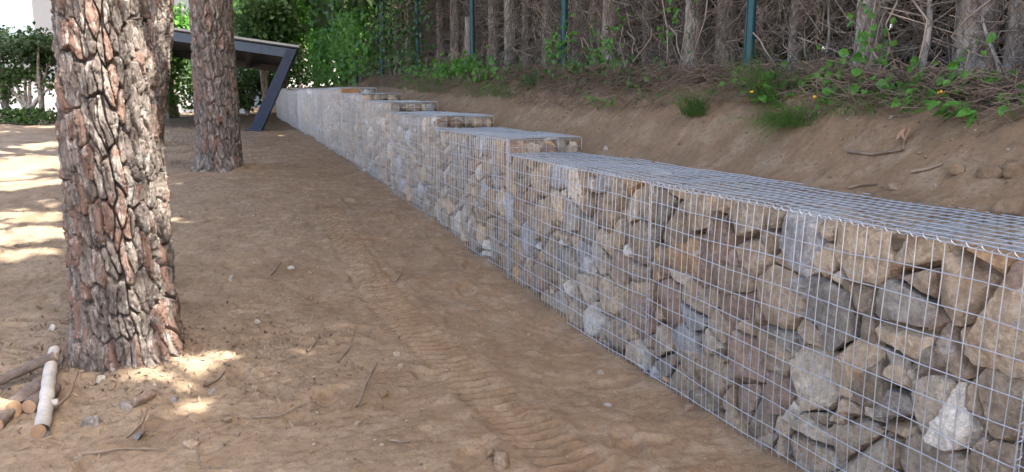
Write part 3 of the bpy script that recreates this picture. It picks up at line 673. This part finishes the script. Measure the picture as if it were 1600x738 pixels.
ivy('ivy_curtain', 'dense bright green ivy curtain at the far end above the wall', 8500, 17.0, 26, .3, 4.2, 31, 60, (.09, .16), None, (3.1, 3.6), (.5, .5))
ivy('ivy_curtain', 'thin dark green ivy hanging beside the farthest visible fence posts', 2300, 12.6, 17.5, .1, 2.6, 32, 26, (.06, .10), M_shrub, spread=(.25, .5))
ivy('ivy_curtain', 'low creeping ivy at the foot of the third fence post from the right', 700, 9.2, 12.2, .0, .22, 33, 12, (.05, .08), M_ivy, (3.2, 3.5), (.3, .09))
ivy('ivy_curtain', 'narrow ivy strand climbing beside the whitish trunk', 150, 5.15, 5.4, .2, 1.2, 34, 8, (.04, .065), M_weed, spread=(.05, .15))
ivy('ivy_curtain', 'small ivy strand at the foot of the second fence post from the right', 150, 7.2, 7.6, .0, .4, 35, 7, (.04, .06), M_weed, spread=(.08, .1))
ivy('ivy_curtain', 'sparse creeper between the whitish trunk and the second fence post', 110, 6.1, 6.6, .1, .5, 36, 7, (.035, .055), M_weed, spread=(.08, .12))
ivy('ivy_curtain', 'sparse creeper climbing the left side of the second thick trunk', 60, 3.28, 3.38, .2, .7, 37, 5, (.035, .055), M_weed, spread=(.03, .1))
ivy('ivy_curtain', 'low dark creeper on the litter right of the first fence post', 560, 1.6, 4.3, -.1, .14, 38, 26, (.03, .07), M_weed, (3.22, 3.5), (.12, .06))
ivy('ivy_curtain', 'low leafy creeper strip on the bank between the first and second fence posts', 620, 4.7, 8.2, -.12, .14, 39, 32, (.03, .065), M_shrub, (3.15, 3.48), (.14, .06))
ivy('ivy_curtain', 'leafy creeper fringe on the bank left of the second fence post', 700, 8.0, 13.5, -.1, .2, 41, 30, (.04, .09), M_ivy, (3.15, 3.5), (.2, .08))

# broad-leaved weeds (each big leaf a part), grass tufts, yellow flowers
def leaf_mesh(name, w=.8):
    o = [(0, 0), (-.12, .22), (.05, .46), (.35, .44), (.7, .22), (1, 0)]; V = []; 
    for x, y in o: V.append((x, y*w, .10*abs(y)))
    for x, y in o[1:-1]: V.append((x, -y*w, .10*abs(y)))
    for x in (.12, .4, .72): V.append((x, 0, -.035))
    F_ = [[0, 1, 10], [1, 2, 10], [2, 3, 11], [2, 11, 10], [3, 4, 12], [3, 12, 11], [4, 5, 12], [0, 10, 6], [6, 10, 7], [7, 11, 8], [7, 10, 11], [8, 12, 9], [8, 11, 12], [9, 12, 5]]
    me = mesh_np(name, V, np.array(F_)); me.materials.append(M_weed); return me
LEAF = leaf_mesh('leaf')
def weed(x, y, n, sz, label, seed, spread=.1, flower=0):
    rg = np.random.default_rng(seed); b = G(x, y, True); root = empty('broadleaf_weed', tuple(b), label, 'weed', 'broadleaf weeds along the fence foot'); st = []
    for k in range(n):
        e = np.array([rg.normal(0, spread), rg.normal(0, spread*.5), rg.uniform(.03, .05+spread)]) - N*rg.uniform(0, .07)
        st.append(np.array([0, 0, 0]) + e*np.linspace(0, 1, 4)[:, None]*np.array([1, 1, 1.]) + np.array([0, 0, .02])*np.sin(np.linspace(0, 3.1, 4))[:, None])
        o = obj('leaf', LEAF, None, root); o.location = e; q = sz*rg.uniform(.65, 1.15); o.scale = (q, q, q)
        dirv = Vector(-N*.8 + np.array([rg.normal(0, .6), rg.normal(0, .4), rg.normal(-.35, .35)])); o.rotation_euler = (dirv.to_track_quat('X', 'Z') @ Quaternion((1, 0, 0), rg.normal(0, .5))).to_euler()
    v, f = sweep(np.array(st), .0016, 4); obj('stalks', mesh_np('stalks', v, f), M_weed, root)
    for k in range(flower):
        e = np.array([rg.normal(0, spread), 0, rg.uniform(.09, .15)]) - N*.03; pv, pf = leaves(e + rg.normal(size=(5, 3))*.006, .016, rng=rg, asp=.8); obj('flower', mesh_np('flower', pv, pf), M_yellow, root)
WD = [(935, 172, 9, .055, 'leafy weed hanging over the bank below the second fence post', 1, .09, 0), (962, 172, 5, .05, 'small leafy weed between the second fence post and the whitish trunk', 2, .05, 0), (1118, 148, 6, .05, 'leafy weed just right of the upright grass tuft', 3, .06, 0),
      (1215, 172, 10, .06, 'clump of heart-shaped leaves right of the first fence post', 4, .09, 1), (1310, 165, 7, .05, 'small leafy weed between the first fence post and the thick grey trunk', 5, .07, 0), (1390, 170, 10, .055, 'row of leafy weeds at the foot of the thick grey trunk', 6, .10, 1),
      (1440, 180, 8, .055, 'leafy weed below the slim pale sapling', 7, .07, 0), (1475, 190, 5, .085, 'weed with large bright heart-shaped leaves left of the thick pale trunk', 8, .05, 1), (1525, 190, 6, .08, 'weed with large bright leaves at the foot of the thick pale trunk', 9, .06, 1),
      (1585, 195, 5, .04, 'small weed with yellow flowers at the right edge', 10, .06, 1), (640, 138, 7, .07, 'far pale leafy weed above the second step', 11, .15, 0), (775, 150, 8, .06, 'leafy weed on the bank left of the second fence post', 12, .12, 0), (1270, 190, 5, .04, 'small weed with yellow flowers beside the long drooping grass tuft', 13, .05, 1)]
for a in WD: weed(*a[:7], min(a[7], 1) if a[5] in (4, 8, 13) else 0)
def tuft(x, y, n, h, label, seed, sp=.05, droop=.3):
    rg = np.random.default_rng(seed); b = G(x, y, True); root = empty('grass_tuft', tuple(b), label, 'grass tuft', 'grass tufts on the bank'); t = np.linspace(0, 1, 6)[None, :, None]
    B = rg.normal(size=(n, 3))*np.array([sp, sp, .008]); d = rg.normal(size=(n, 3))*.42; d[:, 2] = 1; d -= N*rg.uniform(0, .6, n)[:, None]; d /= np.linalg.norm(d, axis=1)[:, None]
    P = B[:, None, :] + d[:, None, :]*t*(h*rg.uniform(.4, 1.1, n))[:, None, None] - (np.array([0, 0, 1]) + N*.8)*droop*h*t*t*t*rg.uniform(.2, 1, n)[:, None, None]
    v, f = sweep(P, np.linspace(.0022, .0005, 6)[None].repeat(n, 0), 3); obj('blades', mesh_np('blades', v, f), M_grass, root, 'stuff')
tuft(1088, 182, 170, .26, 'bright upright grass tuft on the bank below the whitish trunk', 1)
tuft(1238, 198, 260, .24, 'long drooping grass tuft on the bank right of the first fence post', 2, .07, .8)
tuft(1205, 165, 150, .42, 'feathery tall grass rising beside the first fence post', 3, .06, .3)
tuft(690, 143, 160, .3, 'grass on the bank above the third gabion step', 4, .3, .4)
tuft(800, 152, 160, .3, 'grass clump on the far bank left of the second fence post', 5, .3, .4)
tuft(1350, 180, 60, .2, 'thin pale grass at the foot of the thick grey trunk', 6, .1, .6)

# ------------------------------------------------------------------ carport
Yc = float(G(395, 205)[1]) + .2
root = empty('carport', tuple(G(395, 205)), 'low carport with blue slanted steel post and pale roof edge', 'carport')
L_ = lambda v: local(v, root)
def prism(pts_front, pts_back):
    n = len(pts_front); V = np.concatenate([pts_front, pts_back]); k = np.arange(n); k2 = (k+1) % n
    return V, [np.stack([k, k2, k2+n, k+n], 1), np.array([k[::-1]]), np.array([k+n])]
A = at_depth(466, 72, Yc); B = at_depth(130, 24, Yc); bk = np.array([-1.75, 5.0, -.28])
up = np.array([0, 0, 1.])
def slab(a, b, th, back, drop=0):
    fr = np.array([a-up*drop, b-up*drop, b-up*(drop+th), a-up*(drop+th)]); return prism(fr, fr + back)
def pm(name, vf, m): v, f = vf; return obj(name, mesh_np(name, L_(v), f, False), m, root)
pm('roof_sheet', slab(A, B, .05, bk, .012), M_roofu)
pm('fascia', slab(A+np.array([.03, -.05, .012]), B+np.array([0, -.05, .012]), .05, np.array([0, .045, 0])), M_fascia)
pm('beam', slab(A+np.array([-.12, .02, 0]), B+np.array([0, .02, 0]), .22, np.array([0, .14, 0]), .075), M_beam)
pm('rear_beam', slab(A+bk*.93+np.array([-.12, 0, 0]), B+bk*.93, .2, np.array([0, .12, 0]), .065), M_roofu)
for k in range(3): pm('rafter', slab(A+np.array([-.1-1.1*k, .17, .056*k*2.2]), A+np.array([-.18-1.1*k, .17, .056*k*2.2]), .14, bk*.9, .09), M_roofu)
def slant_post(bp, tp, w, dpt):
    b = np.asarray(bp)-up*.1; t = np.asarray(tp); x = np.array([1., 0, 0]); fr = np.array([b-x*w*.62, b+x*w*.62, t+x*w*.5, t-x*w*.5]); return prism(fr, fr+np.array([0, dpt, 0]))
bp = G(395, 205); bp[1] = Yc-.2; pm('post', slant_post(bp, at_depth(456, 77, bp[1]), .25, .15), M_steel)
pm('foot_plate', prism(*[np.array([bp+np.array([-.2, y, -.03]), bp+np.array([.24, y, -.03]), bp+np.array([.24, y, .03]), bp+np.array([-.2, y, .03])]) for y in (-.06, .2)]), M_steel)
for dx in (-.15, .19):
    for dy in (-.04, .17): v, f = sweep((bp + np.array([dx, dy, .0]) + up*np.array([0, .05, .055, .056])[:, None])[None], np.array([[.02, .02, .012, .001]]), 6); pm('bolt', (v, f), M_roofu)
pm('footing', prism(*[np.array([bp+np.array([-.32, y, -.2]), bp+np.array([.36, y, -.2]), bp+np.array([.34, y, -.028]), bp+np.array([-.30, y, -.028])]) for y in (-.16, .30)]), M_fascia)
b2 = at_depth(160, 205, bp[1]); b2[2] = float(hgt(*ps(b2))); pm('post', slant_post(b2, at_depth(218, 43, bp[1]), .25, .15), M_steel)
b3 = G(281, 172); pm('rear_post', slant_post(b3, b3 + up*1.75, .09, .09), M_fascia)

# ------------------------------------------------------------------ house far behind, shrubs and hedge at the back left
Yh = 34.
HX = at_depth(404, 100, Yh)[0]; HT = R(-42); root = empty('house', (HX, Yh, .4), 'white rendered house beyond the garden at the far left', 'house'); root.rotation_euler = (0, 0, HT)
obj('wall', box_mesh('wall', [((-14, 3, 6.4), (14, 3, 6.4), I3)]), M_cream, root)
v, f = prism(np.array([[-28.5, -.9, 12.7], [-28.5, 6.9, 12.7], [-28.5, 3, 14.4]]), np.array([[.5, -.9, 12.7], [.5, 6.9, 12.7], [.5, 3, 14.4]])); obj('roof', mesh_np('roof', v, f, False), M_tile, root)
for x, z in ((-4.3, 3.35), (-9.5, 3.35), (-14.7, 3.35), (-20, 3.35)):
    w = obj('window', box_mesh('window', [((x, -.02, z), (.95, .05, .5), I3)]), M_fascia, root)
    obj('pane', box_mesh('pane', [((x, -.075, z), (.85, .012, .42), I3)]), M_dark, w)
gw = empty('garden_wall', (-18.5, 28, .6), 'low white garden wall in full sun behind the left hedge', 'wall')
obj('wall_body', box_mesh('wall_body', [((0, 0, .55), (9, .1, .75), I3)]), M_white, gw); obj('coping', box_mesh('coping', [((0, 0, 1.34), (9.05, .15, .035), I3)]), M_fascia, gw)
def shrub(b, rx, ry, h, n, label, seed, sz=.12, m=None, stem=.05, name='shrub', z0=.0, cat='shrub', branches=7):
    rg = np.random.default_rng(seed); b = np.asarray(b, float); root = empty(name, tuple(b), label, cat, 'shrubs and small trees at the back')
    nc = max(6, int(n/90)); c = rg.normal(size=(nc, 3)); c /= np.linalg.norm(c, axis=1)[:, None]; c *= rg.random((nc, 1))**.5*.85
    c = c*np.array([rx, ry, (h-z0)*.5]) + np.array([0, 0, z0+(h-z0)*.52]); k = rg.integers(0, nc, n)
    C = c[k] + rg.normal(size=(n, 3))*np.array([rx, ry, (h-z0)*.5])*.22; C = C[C[:, 2] > .03]
    v, f = leaves(C, rg.uniform(sz*.6, sz*1.2, len(C)), rng=rg, asp=.7, up=(0, 0, .5)); obj('foliage', mesh_np('foliage', v, f, False), m or M_shrub, root, 'stuff')
    e = c[rg.integers(0, nc, branches)]; st = np.zeros((branches, 3)); st[:, 2] = -.1; mid = np.array([0, 0, max(z0, h*.3)]) + rg.normal(size=(branches, 3))*.06*rx
    u = np.linspace(0, 1, 7)[None, :, None]; P = st[:, None, :]*(1-u)**2 + 2*mid[:, None, :]*u*(1-u) + e[:, None, :]*u*u
    v, f = sweep(P, np.linspace(stem, stem*.25, 7)[None].repeat(branches, 0), 6); obj('branches', mesh_np('branches', v, f), M_bark2, root)
def gpt(x, Y): P = np.array([(x-800)/F*Y*1.0, Y, 0]); a, b = ps(P); P[2] = float(hgt(a, b, False)); return P
shrub(gpt(52, 21), .9, .8, 1.75, 750, 'small tree with leafy twisting trunk at the far left', 1, .12, M_shrub, .09, 'small_tree', .55, 'tree')
shrub(gpt(18, 21.5), .5, .6, 1.5, 450, 'spindly thin-stemmed shrub at the left edge', 2, .11, M_shrub, .03, z0=.4)
for k, (x, Y, rx, h, z0) in enumerate([(20, 21.5, 1.3, 2.6, 1.55), (75, 21.0, 1.1, 2.5, 1.5), (130, 21.5, 1.3, 2.5, 1.3), (200, 22, 1.3, 2.4, 1.2)]):
    shrub(gpt(x, Y), rx, .9, h, 2300, ['clipped dark hedge top at the far left edge', 'clipped dark hedge top left of the large near pine', 'clipped hedge hidden behind the large near pine', 'hedge top behind the large near pine and the carport'][k], 10+k, .11, M_hedge, .07, 'hedge_shrub', z0, 'hedge')
shrub(gpt(0, 20.6), 1.1, .5, .42, 700, 'low dark ground shrub at the foot of the far left hedge', 15, .1, M_shrub, .02)
shrub(gpt(70, 20.4), .9, .5, .5, 700, 'low shrub beside the large near pine, under the hedge', 16, .1, M_shrub, .02)
for k, (x, Y, rx, h, m, lb) in enumerate([(268, 24, .9, 2.6, M_ivy, 'ivy bush between the two bigger pines under the carport roof'), (330, 25.5, 1.3, 2.1, M_shrub, 'dark shrub behind the middle pine'), (392, 26, 1.1, 1.7, M_shrub, 'thin shaded shrub under the carport roof'),
                                          (447, 27.5, 1.5, 3.0, M_shrub, 'shrub behind the blue slanted post')]):
    shrub(gpt(x, Y), rx, .9, h, 1900, lb, 20+k, .14, m, .05)
for k, (x, Y, rx, h, z0, m, lb) in enumerate([(420, 24.5, 1.1, 4.2, 1.9, M_shrub, 'feathery tree above the carport roof'), (450, 27, 1.8, 6.5, 1.6, M_ivy, 'tall green tree behind the carport roof'), (500, 26, 1.8, 6.5, .4, M_ivy, 'tall leafy tree left of the ivy curtain'), (540, 29, 2.4, 7.5, .4, M_shrub, 'big dark tree behind the ivy curtain'),
                                              (285, 28, 1.1, 3.6, 1.6, M_weed, 'bright sunlit bush above the carport roof, between the pines'), (475, 31, 2.4, 7, .1, M_shrub, 'dense dark tree right behind the far end of the wall'), (440, 33, 2.6, 5, .1, M_shrub, 'broad shrubby tree far behind the carport')]):
    shrub(gpt(x, Y), rx, 1.1, h, 4200, lb, 30+k, .17, m, .09, 'garden_tree', z0, 'tree')
shrub(gpt(-35, 19.5), 1.2, 1, 5.5, 1200, 'drooping tree branch at the top left corner', 40, .16, M_shrub, .1, 'garden_tree', 2.5, 'tree')
# pale fallen branches at the edge of the sunlit ground
for k, (xa, ya, xb, yb, r, lb) in enumerate([(0, 190, 40, 181, .035, 'pale fallen branch at the far left edge below the hedge'), (30, 186, 82, 184, .03, 'long pale branch lying along the hedge foot'), (48, 182, 70, 190, .028, 'short pale branch crossing the long one at the hedge foot'), (5, 183, 30, 192, .025, 'thin grey branch lying crosswise at the left edge')]):
    a, b = G(xa, ya), G(xb, yb); u = np.linspace(0, 1, 8)[:, None]; q = a+(b-a)*u + np.array([0, 0, r]) + .04*np.sin(u*5+k)*up
    v, f = sweep(q[None], np.linspace(r*1.2, r*.6, 8)[None], 7); tag(obj('fallen_branch', mesh_np('fallen_branch', v, f), M_log), lb, 'branch', 'fallen branches at the hedge foot')

# ------------------------------------------------------------------ logs by the near pine
def log(xa, ya, xb, yb, r, label, m, lift=(0, 0), taper=.85, stub=None, seed=0, name='log'):
    a, b = G(xa, ya)+up*(r*.75+lift[0]), G(xb, yb)+up*(r*.75+lift[1]); root = empty(name, tuple((a+b)/2-up*r), label, 'log', 'cut logs by the near pine'); K = 24; u = np.linspace(0, 1, K)[:, None]
    t = (b-a)/np.linalg.norm(b-a); sd = np.cross(t, up); q = a+(b-a)*u + sd*.012*np.sin(u*4+seed)
    v, f = sweep(q[None], (np.linspace(r*taper, r, K)*(1+.05*np.sin(np.arange(K)*1.9+seed)))[None], 18); v = v + .05*r*fbm(v*30+seed, 2)[:, None]*2*np.sign(v-v.mean(0))*.5
    parts = [(v, f)]
    if stub: w = a+(b-a)*stub[0]; e = sd*stub[1]+up*.01; parts.append(sweep((w+e*np.linspace(0, 1, 5)[:, None])[None], np.linspace(r*.75, r*.45, 5)[None], 10)); parts.append(sweep((w+e*np.array([.99, 1.0, 1.01])[:, None])[None], np.array([[r*.45, r*.3, .001]]), 10))
    V, Fl = merge(parts); obj('bark', mesh_np('bark', local(V, root), Fl), m, root)
    for e, s_, rr in ((b, 1, r), (a, -1, r*taper)):
        v, f = sweep(np.array([[e - s_*t*.004, e + s_*t*.003, e + s_*t*.0035, e + s_*t*.003]]), np.array([[rr*.97, rr*.94, rr*.45, .0005]]), 18); obj('cut_end', mesh_np('cut_end', local(v, root), f, False), M_cut, root)
log(93, 583, 61, 686, .034, 'pale peeled log lying at the foot of the large near pine', M_log, (.05, .01), .82, (.72, -.06), 1)
log(-60, 632, 92, 600, .026, 'dark crooked branch crossing over the end of the pale log', M_dlog, (.0, .075), .9, None, 2)
log(-5, 672, 60, 622, .036, 'brown log with fresh cut end under the dark branch', M_dlog, (0, .02), .9, None, 3)
log(84, 622, 47, 652, .034, 'short dark log with orange cut end beside the pale log', M_dlog, (.0, .01), .95, None, 4)
log(-30, 640, 22, 655, .045, 'chopped log with orange cut face at the left edge', M_cut, (0, .0), .9, None, 5)

# ------------------------------------------------------------------ loose stones, sticks and crumbs on the ground
def rock(P, size, flat, label, tone, seed, yaw=0):
    rg = np.random.default_rng(seed); k = 7; an = np.sort(rg.uniform(0, 2*np.pi, k)); poly = [(math.cos(q)*size*rg.uniform(.8, 1.2), math.sin(q)*size*.7*rg.uniform(.8, 1.2)) for q in an]
    c, s_ = math.cos(yaw), math.sin(yaw); q, f, t = stone(poly, size*flat*2, rg, 3, np.array([[c, s_, 0], [-s_, c, 0], [0, 0, 1]])); q = q-q.mean(0); q[:, 2] -= q[:, 2].min()
    me = mesh_np('loose_stone', q, f); cattr(me, 'tone', tone); o = obj('earth_clod' if 'clod' in label else 'loose_stone', me, M_dirt if 'clod' in label else M_stone); o.location = P-np.array([0, 0, size*flat*.5]); tag(o, label, 'stone', 'loose stones on the dirt')
RK = [(82, 518, .03, .7, 'small whitish stone left of the large near pine', (.5, .48, .46)), (230, 634, .075, .35, 'flat reddish stone slab in front of the large near pine', (.33, .25, .2)), (200, 643, .045, .4, 'flat grey stone just left of the reddish slab', (.3, .27, .24)), (160, 612, .025, .8, 'bright pale stone at the left root of the large near pine', (.55, .5, .42)),
      (272, 630, .022, .7, 'small bluish stone right of the reddish slab', (.3, .31, .34)), (147, 668, .05, .6, 'grey stone in front of the pale log', (.3, .28, .26)), (215, 690, .035, .55, 'dark grey stone in the left foreground', (.2, .2, .21)), (297, 702, .035, .6, 'tan angular stone in the left foreground', (.38, .3, .22)), (331, 617, .03, .6, 'grey angular stone right of the large near pine base', (.34, .31, .28)),
      (355, 660, .04, .45, 'brown clod near the right sun patch', (.24, .17, .12)), (455, 421, .028, .5, 'white pebble on the open dirt below the middle pine', (.62, .6, .57)), (362, 437, .035, .55, 'pale stone below the middle pine, left of the white pebble', (.45, .42, .38)), (484, 428, .035, .4, 'flat pinkish stone right of the white pebble', (.36, .29, .24)), (402, 508, .015, .7, 'tiny white stone in the middle of the dirt', (.6, .58, .54)), (782, 728, .05, .7, 'brown stone at the bottom edge beside the tyre track', (.3, .22, .16)), (768, 712, .03, .8, 'crumbly dark clod at the bottom edge', (.2, .15, .11)),
      (626, 578, .03, .5, 'flat tan stone beside the tyre track', (.36, .28, .21)), (620, 556, .03, .5, 'tan stone left of the tyre track', (.38, .31, .24)), (1076, 646, .028, .7, 'reddish stone at the foot of the nearest gabion', (.34, .23, .17)), (950, 634, .016, .6, 'pale oval pebble in the soft soil near the wall', (.48, .43, .37)), (939, 588, .018, .6, 'small tan pebble at the wall foot', (.42, .35, .28)), (370, 682, .02, .7, 'small grey stone in the bottom left dirt', (.35, .32, .29)), (560, 668, .018, .6, 'brown pebble in the bottom centre dirt', (.3, .24, .18)), (600, 620, .05, .35, 'low brown clod in the centre foreground', (.25, .18, .125))]
for k, (x, y, sz, fl, lb, tn) in enumerate(RK): rock(G(x, y), sz, fl, lb, tn, 500+k, k*1.3)
BK = [(1586, 328, .07, .5, 'brown clod on the bank at the right edge', (.24, .17, .115)), (1580, 272, .05, .6, 'earth clod high on the bank at the right edge', (.27, .19, .13)), (1545, 280, .045, .6, 'earth clod on the bank left of the right edge clods', (.27, .19, .13)), (1495, 273, .04, .6, 'round earth clod on the bank next to the pale root', (.28, .2, .14)), (1400, 294, .03, .5, 'small stone on the bank behind the nearest lid', (.3, .22, .16)), (948, 236, .03, .6, 'pale stone on the bank behind the second step', (.42, .36, .3))]
for k, (x, y, sz, fl, lb, tn) in enumerate(BK): rock(G(x, y, True), sz, fl, lb, tn, 540+k, k)
M_stick = plain('ground_stick', (.20, .15, .11), .9, 0, .35, 12, .4, .002)
def stick(pts, r, label, m=M_stick, bank=False, lift=.004, name='fallen_twig'):
    Q = np.array([G(x, y, bank) for x, y in pts]) + up*(r+lift); u = np.linspace(0, len(Q)-1, 14); q = np.stack([np.interp(u, np.arange(len(Q)), Q[:, c]) for c in range(3)], 1); q[:, :2] += .004*noise(np.stack([u*1.7, u*0+r*900, u*0], -1))[:, None]
    a, b = ps(q); q[:, 2] = np.maximum(q[:, 2], hgt(a, b)+r*.3)
    v, f = sweep(q[None], np.linspace(r, r*.5, 14)[None], 6); tag(obj(name, mesh_np(name, v, f), m), label, 'twig', 'twigs on the ground')
SK = [([(619, 443), (628, 430), (630, 420)], .006, 'short upright-looking twig in the open dirt'), ([(480, 553), (492, 542), (498, 527)], .008, 'twig lit by the round sun patch'), ([(395, 657), (440, 655), (470, 638), (508, 624)], .005, 'long pale thin twig curving across the dirt'), ([(558, 640), (574, 600), (590, 570)], .008, 'dark root running down the centre dirt'), ([(610, 690), (628, 694), (645, 691)], .006, 'short grey stick in the centre foreground'),
      ([(310, 690), (308, 712), (314, 735)], .005, 'thin root curling at the bottom left'), ([(200, 690), (222, 668), (230, 645)], .005, 'thin twig in front of the reddish slab'), ([(130, 715), (190, 708), (262, 706)], .006, 'long thin root in the left foreground'), ([(320, 612), (338, 600), (352, 588)], .009, 'brown stick right of the large near pine'), ([(78, 652), (110, 630), (126, 600)], .006, 'thin bent twig between the pale log and the near pine'),
      ([(425, 430), (440, 412)], .007, 'short stick left of the tyre track top'), ([(730, 488), (745, 487), (765, 490)], .004, 'thin straw between tyre track and wall'), ([(528, 568), (548, 545), (556, 512)], .006, 'dry twig beside the upper tyre track')]
for p_, r_, l_ in SK: stick(p_, r_, l_)
stick([(1325, 298), (1345, 292), (1370, 290)], .007, 'tan straight twig on the bank behind the nearest lid', M_straw, True)
stick([(1325, 242), (1360, 246), (1408, 240)], .009, 'dark root lying on the bank below the broken root', M_stick, True)
stick([(1424, 276), (1450, 270), (1472, 262)], .009, 'tan root poking from the bank on the right', M_straw, True)
stick([(1410, 244), (1412, 225), (1418, 205)], .006, 'thin pale rootlet hanging under the broken root', M_cut, True)
b = G(1412, 218, True); v, f = leaves(b + np.array([0, 0, .03]) + np.random.default_rng(8).normal(size=(9, 3))*.012, .075, droop=(.3, 0, .9), asp=.22, rng=np.random.default_rng(9))
tag(obj('broken_root', mesh_np('broken_root', v, f, False), M_cut), 'splintered orange broken root on the bank below the weeds', 'root')
# pebbles and crumbs
rg = np.random.default_rng(21); n = 9000
u = rg.random(n); s = 1.2 + 9*u**1.5; p = np.where(rg.random(n) < .75, rg.uniform(-3.5, 1.2, n)*1.0, rg.uniform(-3, 2.0, n)); dens = noise(np.stack([p*1.1, s*1.1, p*0+4], -1)); keep = dens > rg.uniform(-.7, .5, n)
s, p = s[keep], p[keep]; nb = 1500; s = np.concatenate([s, rg.uniform(1, 9, nb)]); p = np.concatenate([p, rg.uniform(2.75, 3.4, nb)]); n = len(s)
C = xyz(p, s, hgt(p, s)); sz = .0025 + .011*rg.random(n)**3.5; iv, if_ = ico(1)
Vv = C[:, None, :] + iv[None]*sz[:, None, None]*rg.uniform(.55, 1.2, (n, 1, 3)) * (1+.25*rg.normal(size=(n, len(iv), 1))*.6)
me = mesh_np('pebbles', Vv.reshape(-1, 3), (np.arange(n)[:, None, None]*len(iv)+if_).reshape(-1, 3), False)
tn = np.array([(.24, .17, .115), (.29, .21, .145), (.36, .28, .2), (.45, .4, .34), (.22, .2, .18)])[rg.choice(5, n, p=[.35, .3, .2, .08, .07])]; cattr(me, 'tone', np.repeat(tn, len(iv), 0))
tag(obj('pebbles', me, M_stone), 'scattered pebbles and dirt crumbs on the bare ground', 'pebbles', kind='stuff')
# wood chips and needles round the near pine
n = 2600; r_ = np.abs(rg.normal(0, .55, n))+.25; an = rg.uniform(0, 2*np.pi, n); Q = np.stack([bA[0]+np.cos(an)*r_*1.3, bA[1]+np.sin(an)*r_, np.zeros(n)], 1); a, b = ps(Q); Q[:, 2] = hgt(a, b)+.006
v, f = leaves(Q, rg.uniform(.012, .05, n), asp=.28, up=(0, 0, 2.5), fold=.1, rng=rg); me = mesh_np('bark_chips', v, f, False); 
tag(obj('bark_chips', me, M_straw), 'bark chips and dry needles around the large near pine', 'chips', kind='stuff')
n = 7000; s = 1.5 + 9*rg.random(n)**1.4; p = rg.uniform(-4, .9, n); k = noise(np.stack([p*1.4, s*1.4, p*0+8], -1)) > rg.uniform(-.6, .5, n); s, p = s[k], p[k]
v, f = leaves(xyz(p, s, hgt(p, s)+.004), rg.uniform(.05, .11, len(s)), asp=.035, up=(0, 0, 4), rng=rg, card=True, droop=None); v[:, 2] = hgt(*ps(v))+.003
tag(obj('fallen_needles', mesh_np('fallen_needles', v, f, False), M_straw), 'dry pine needles strewn over the left ground', 'needles', kind='stuff')
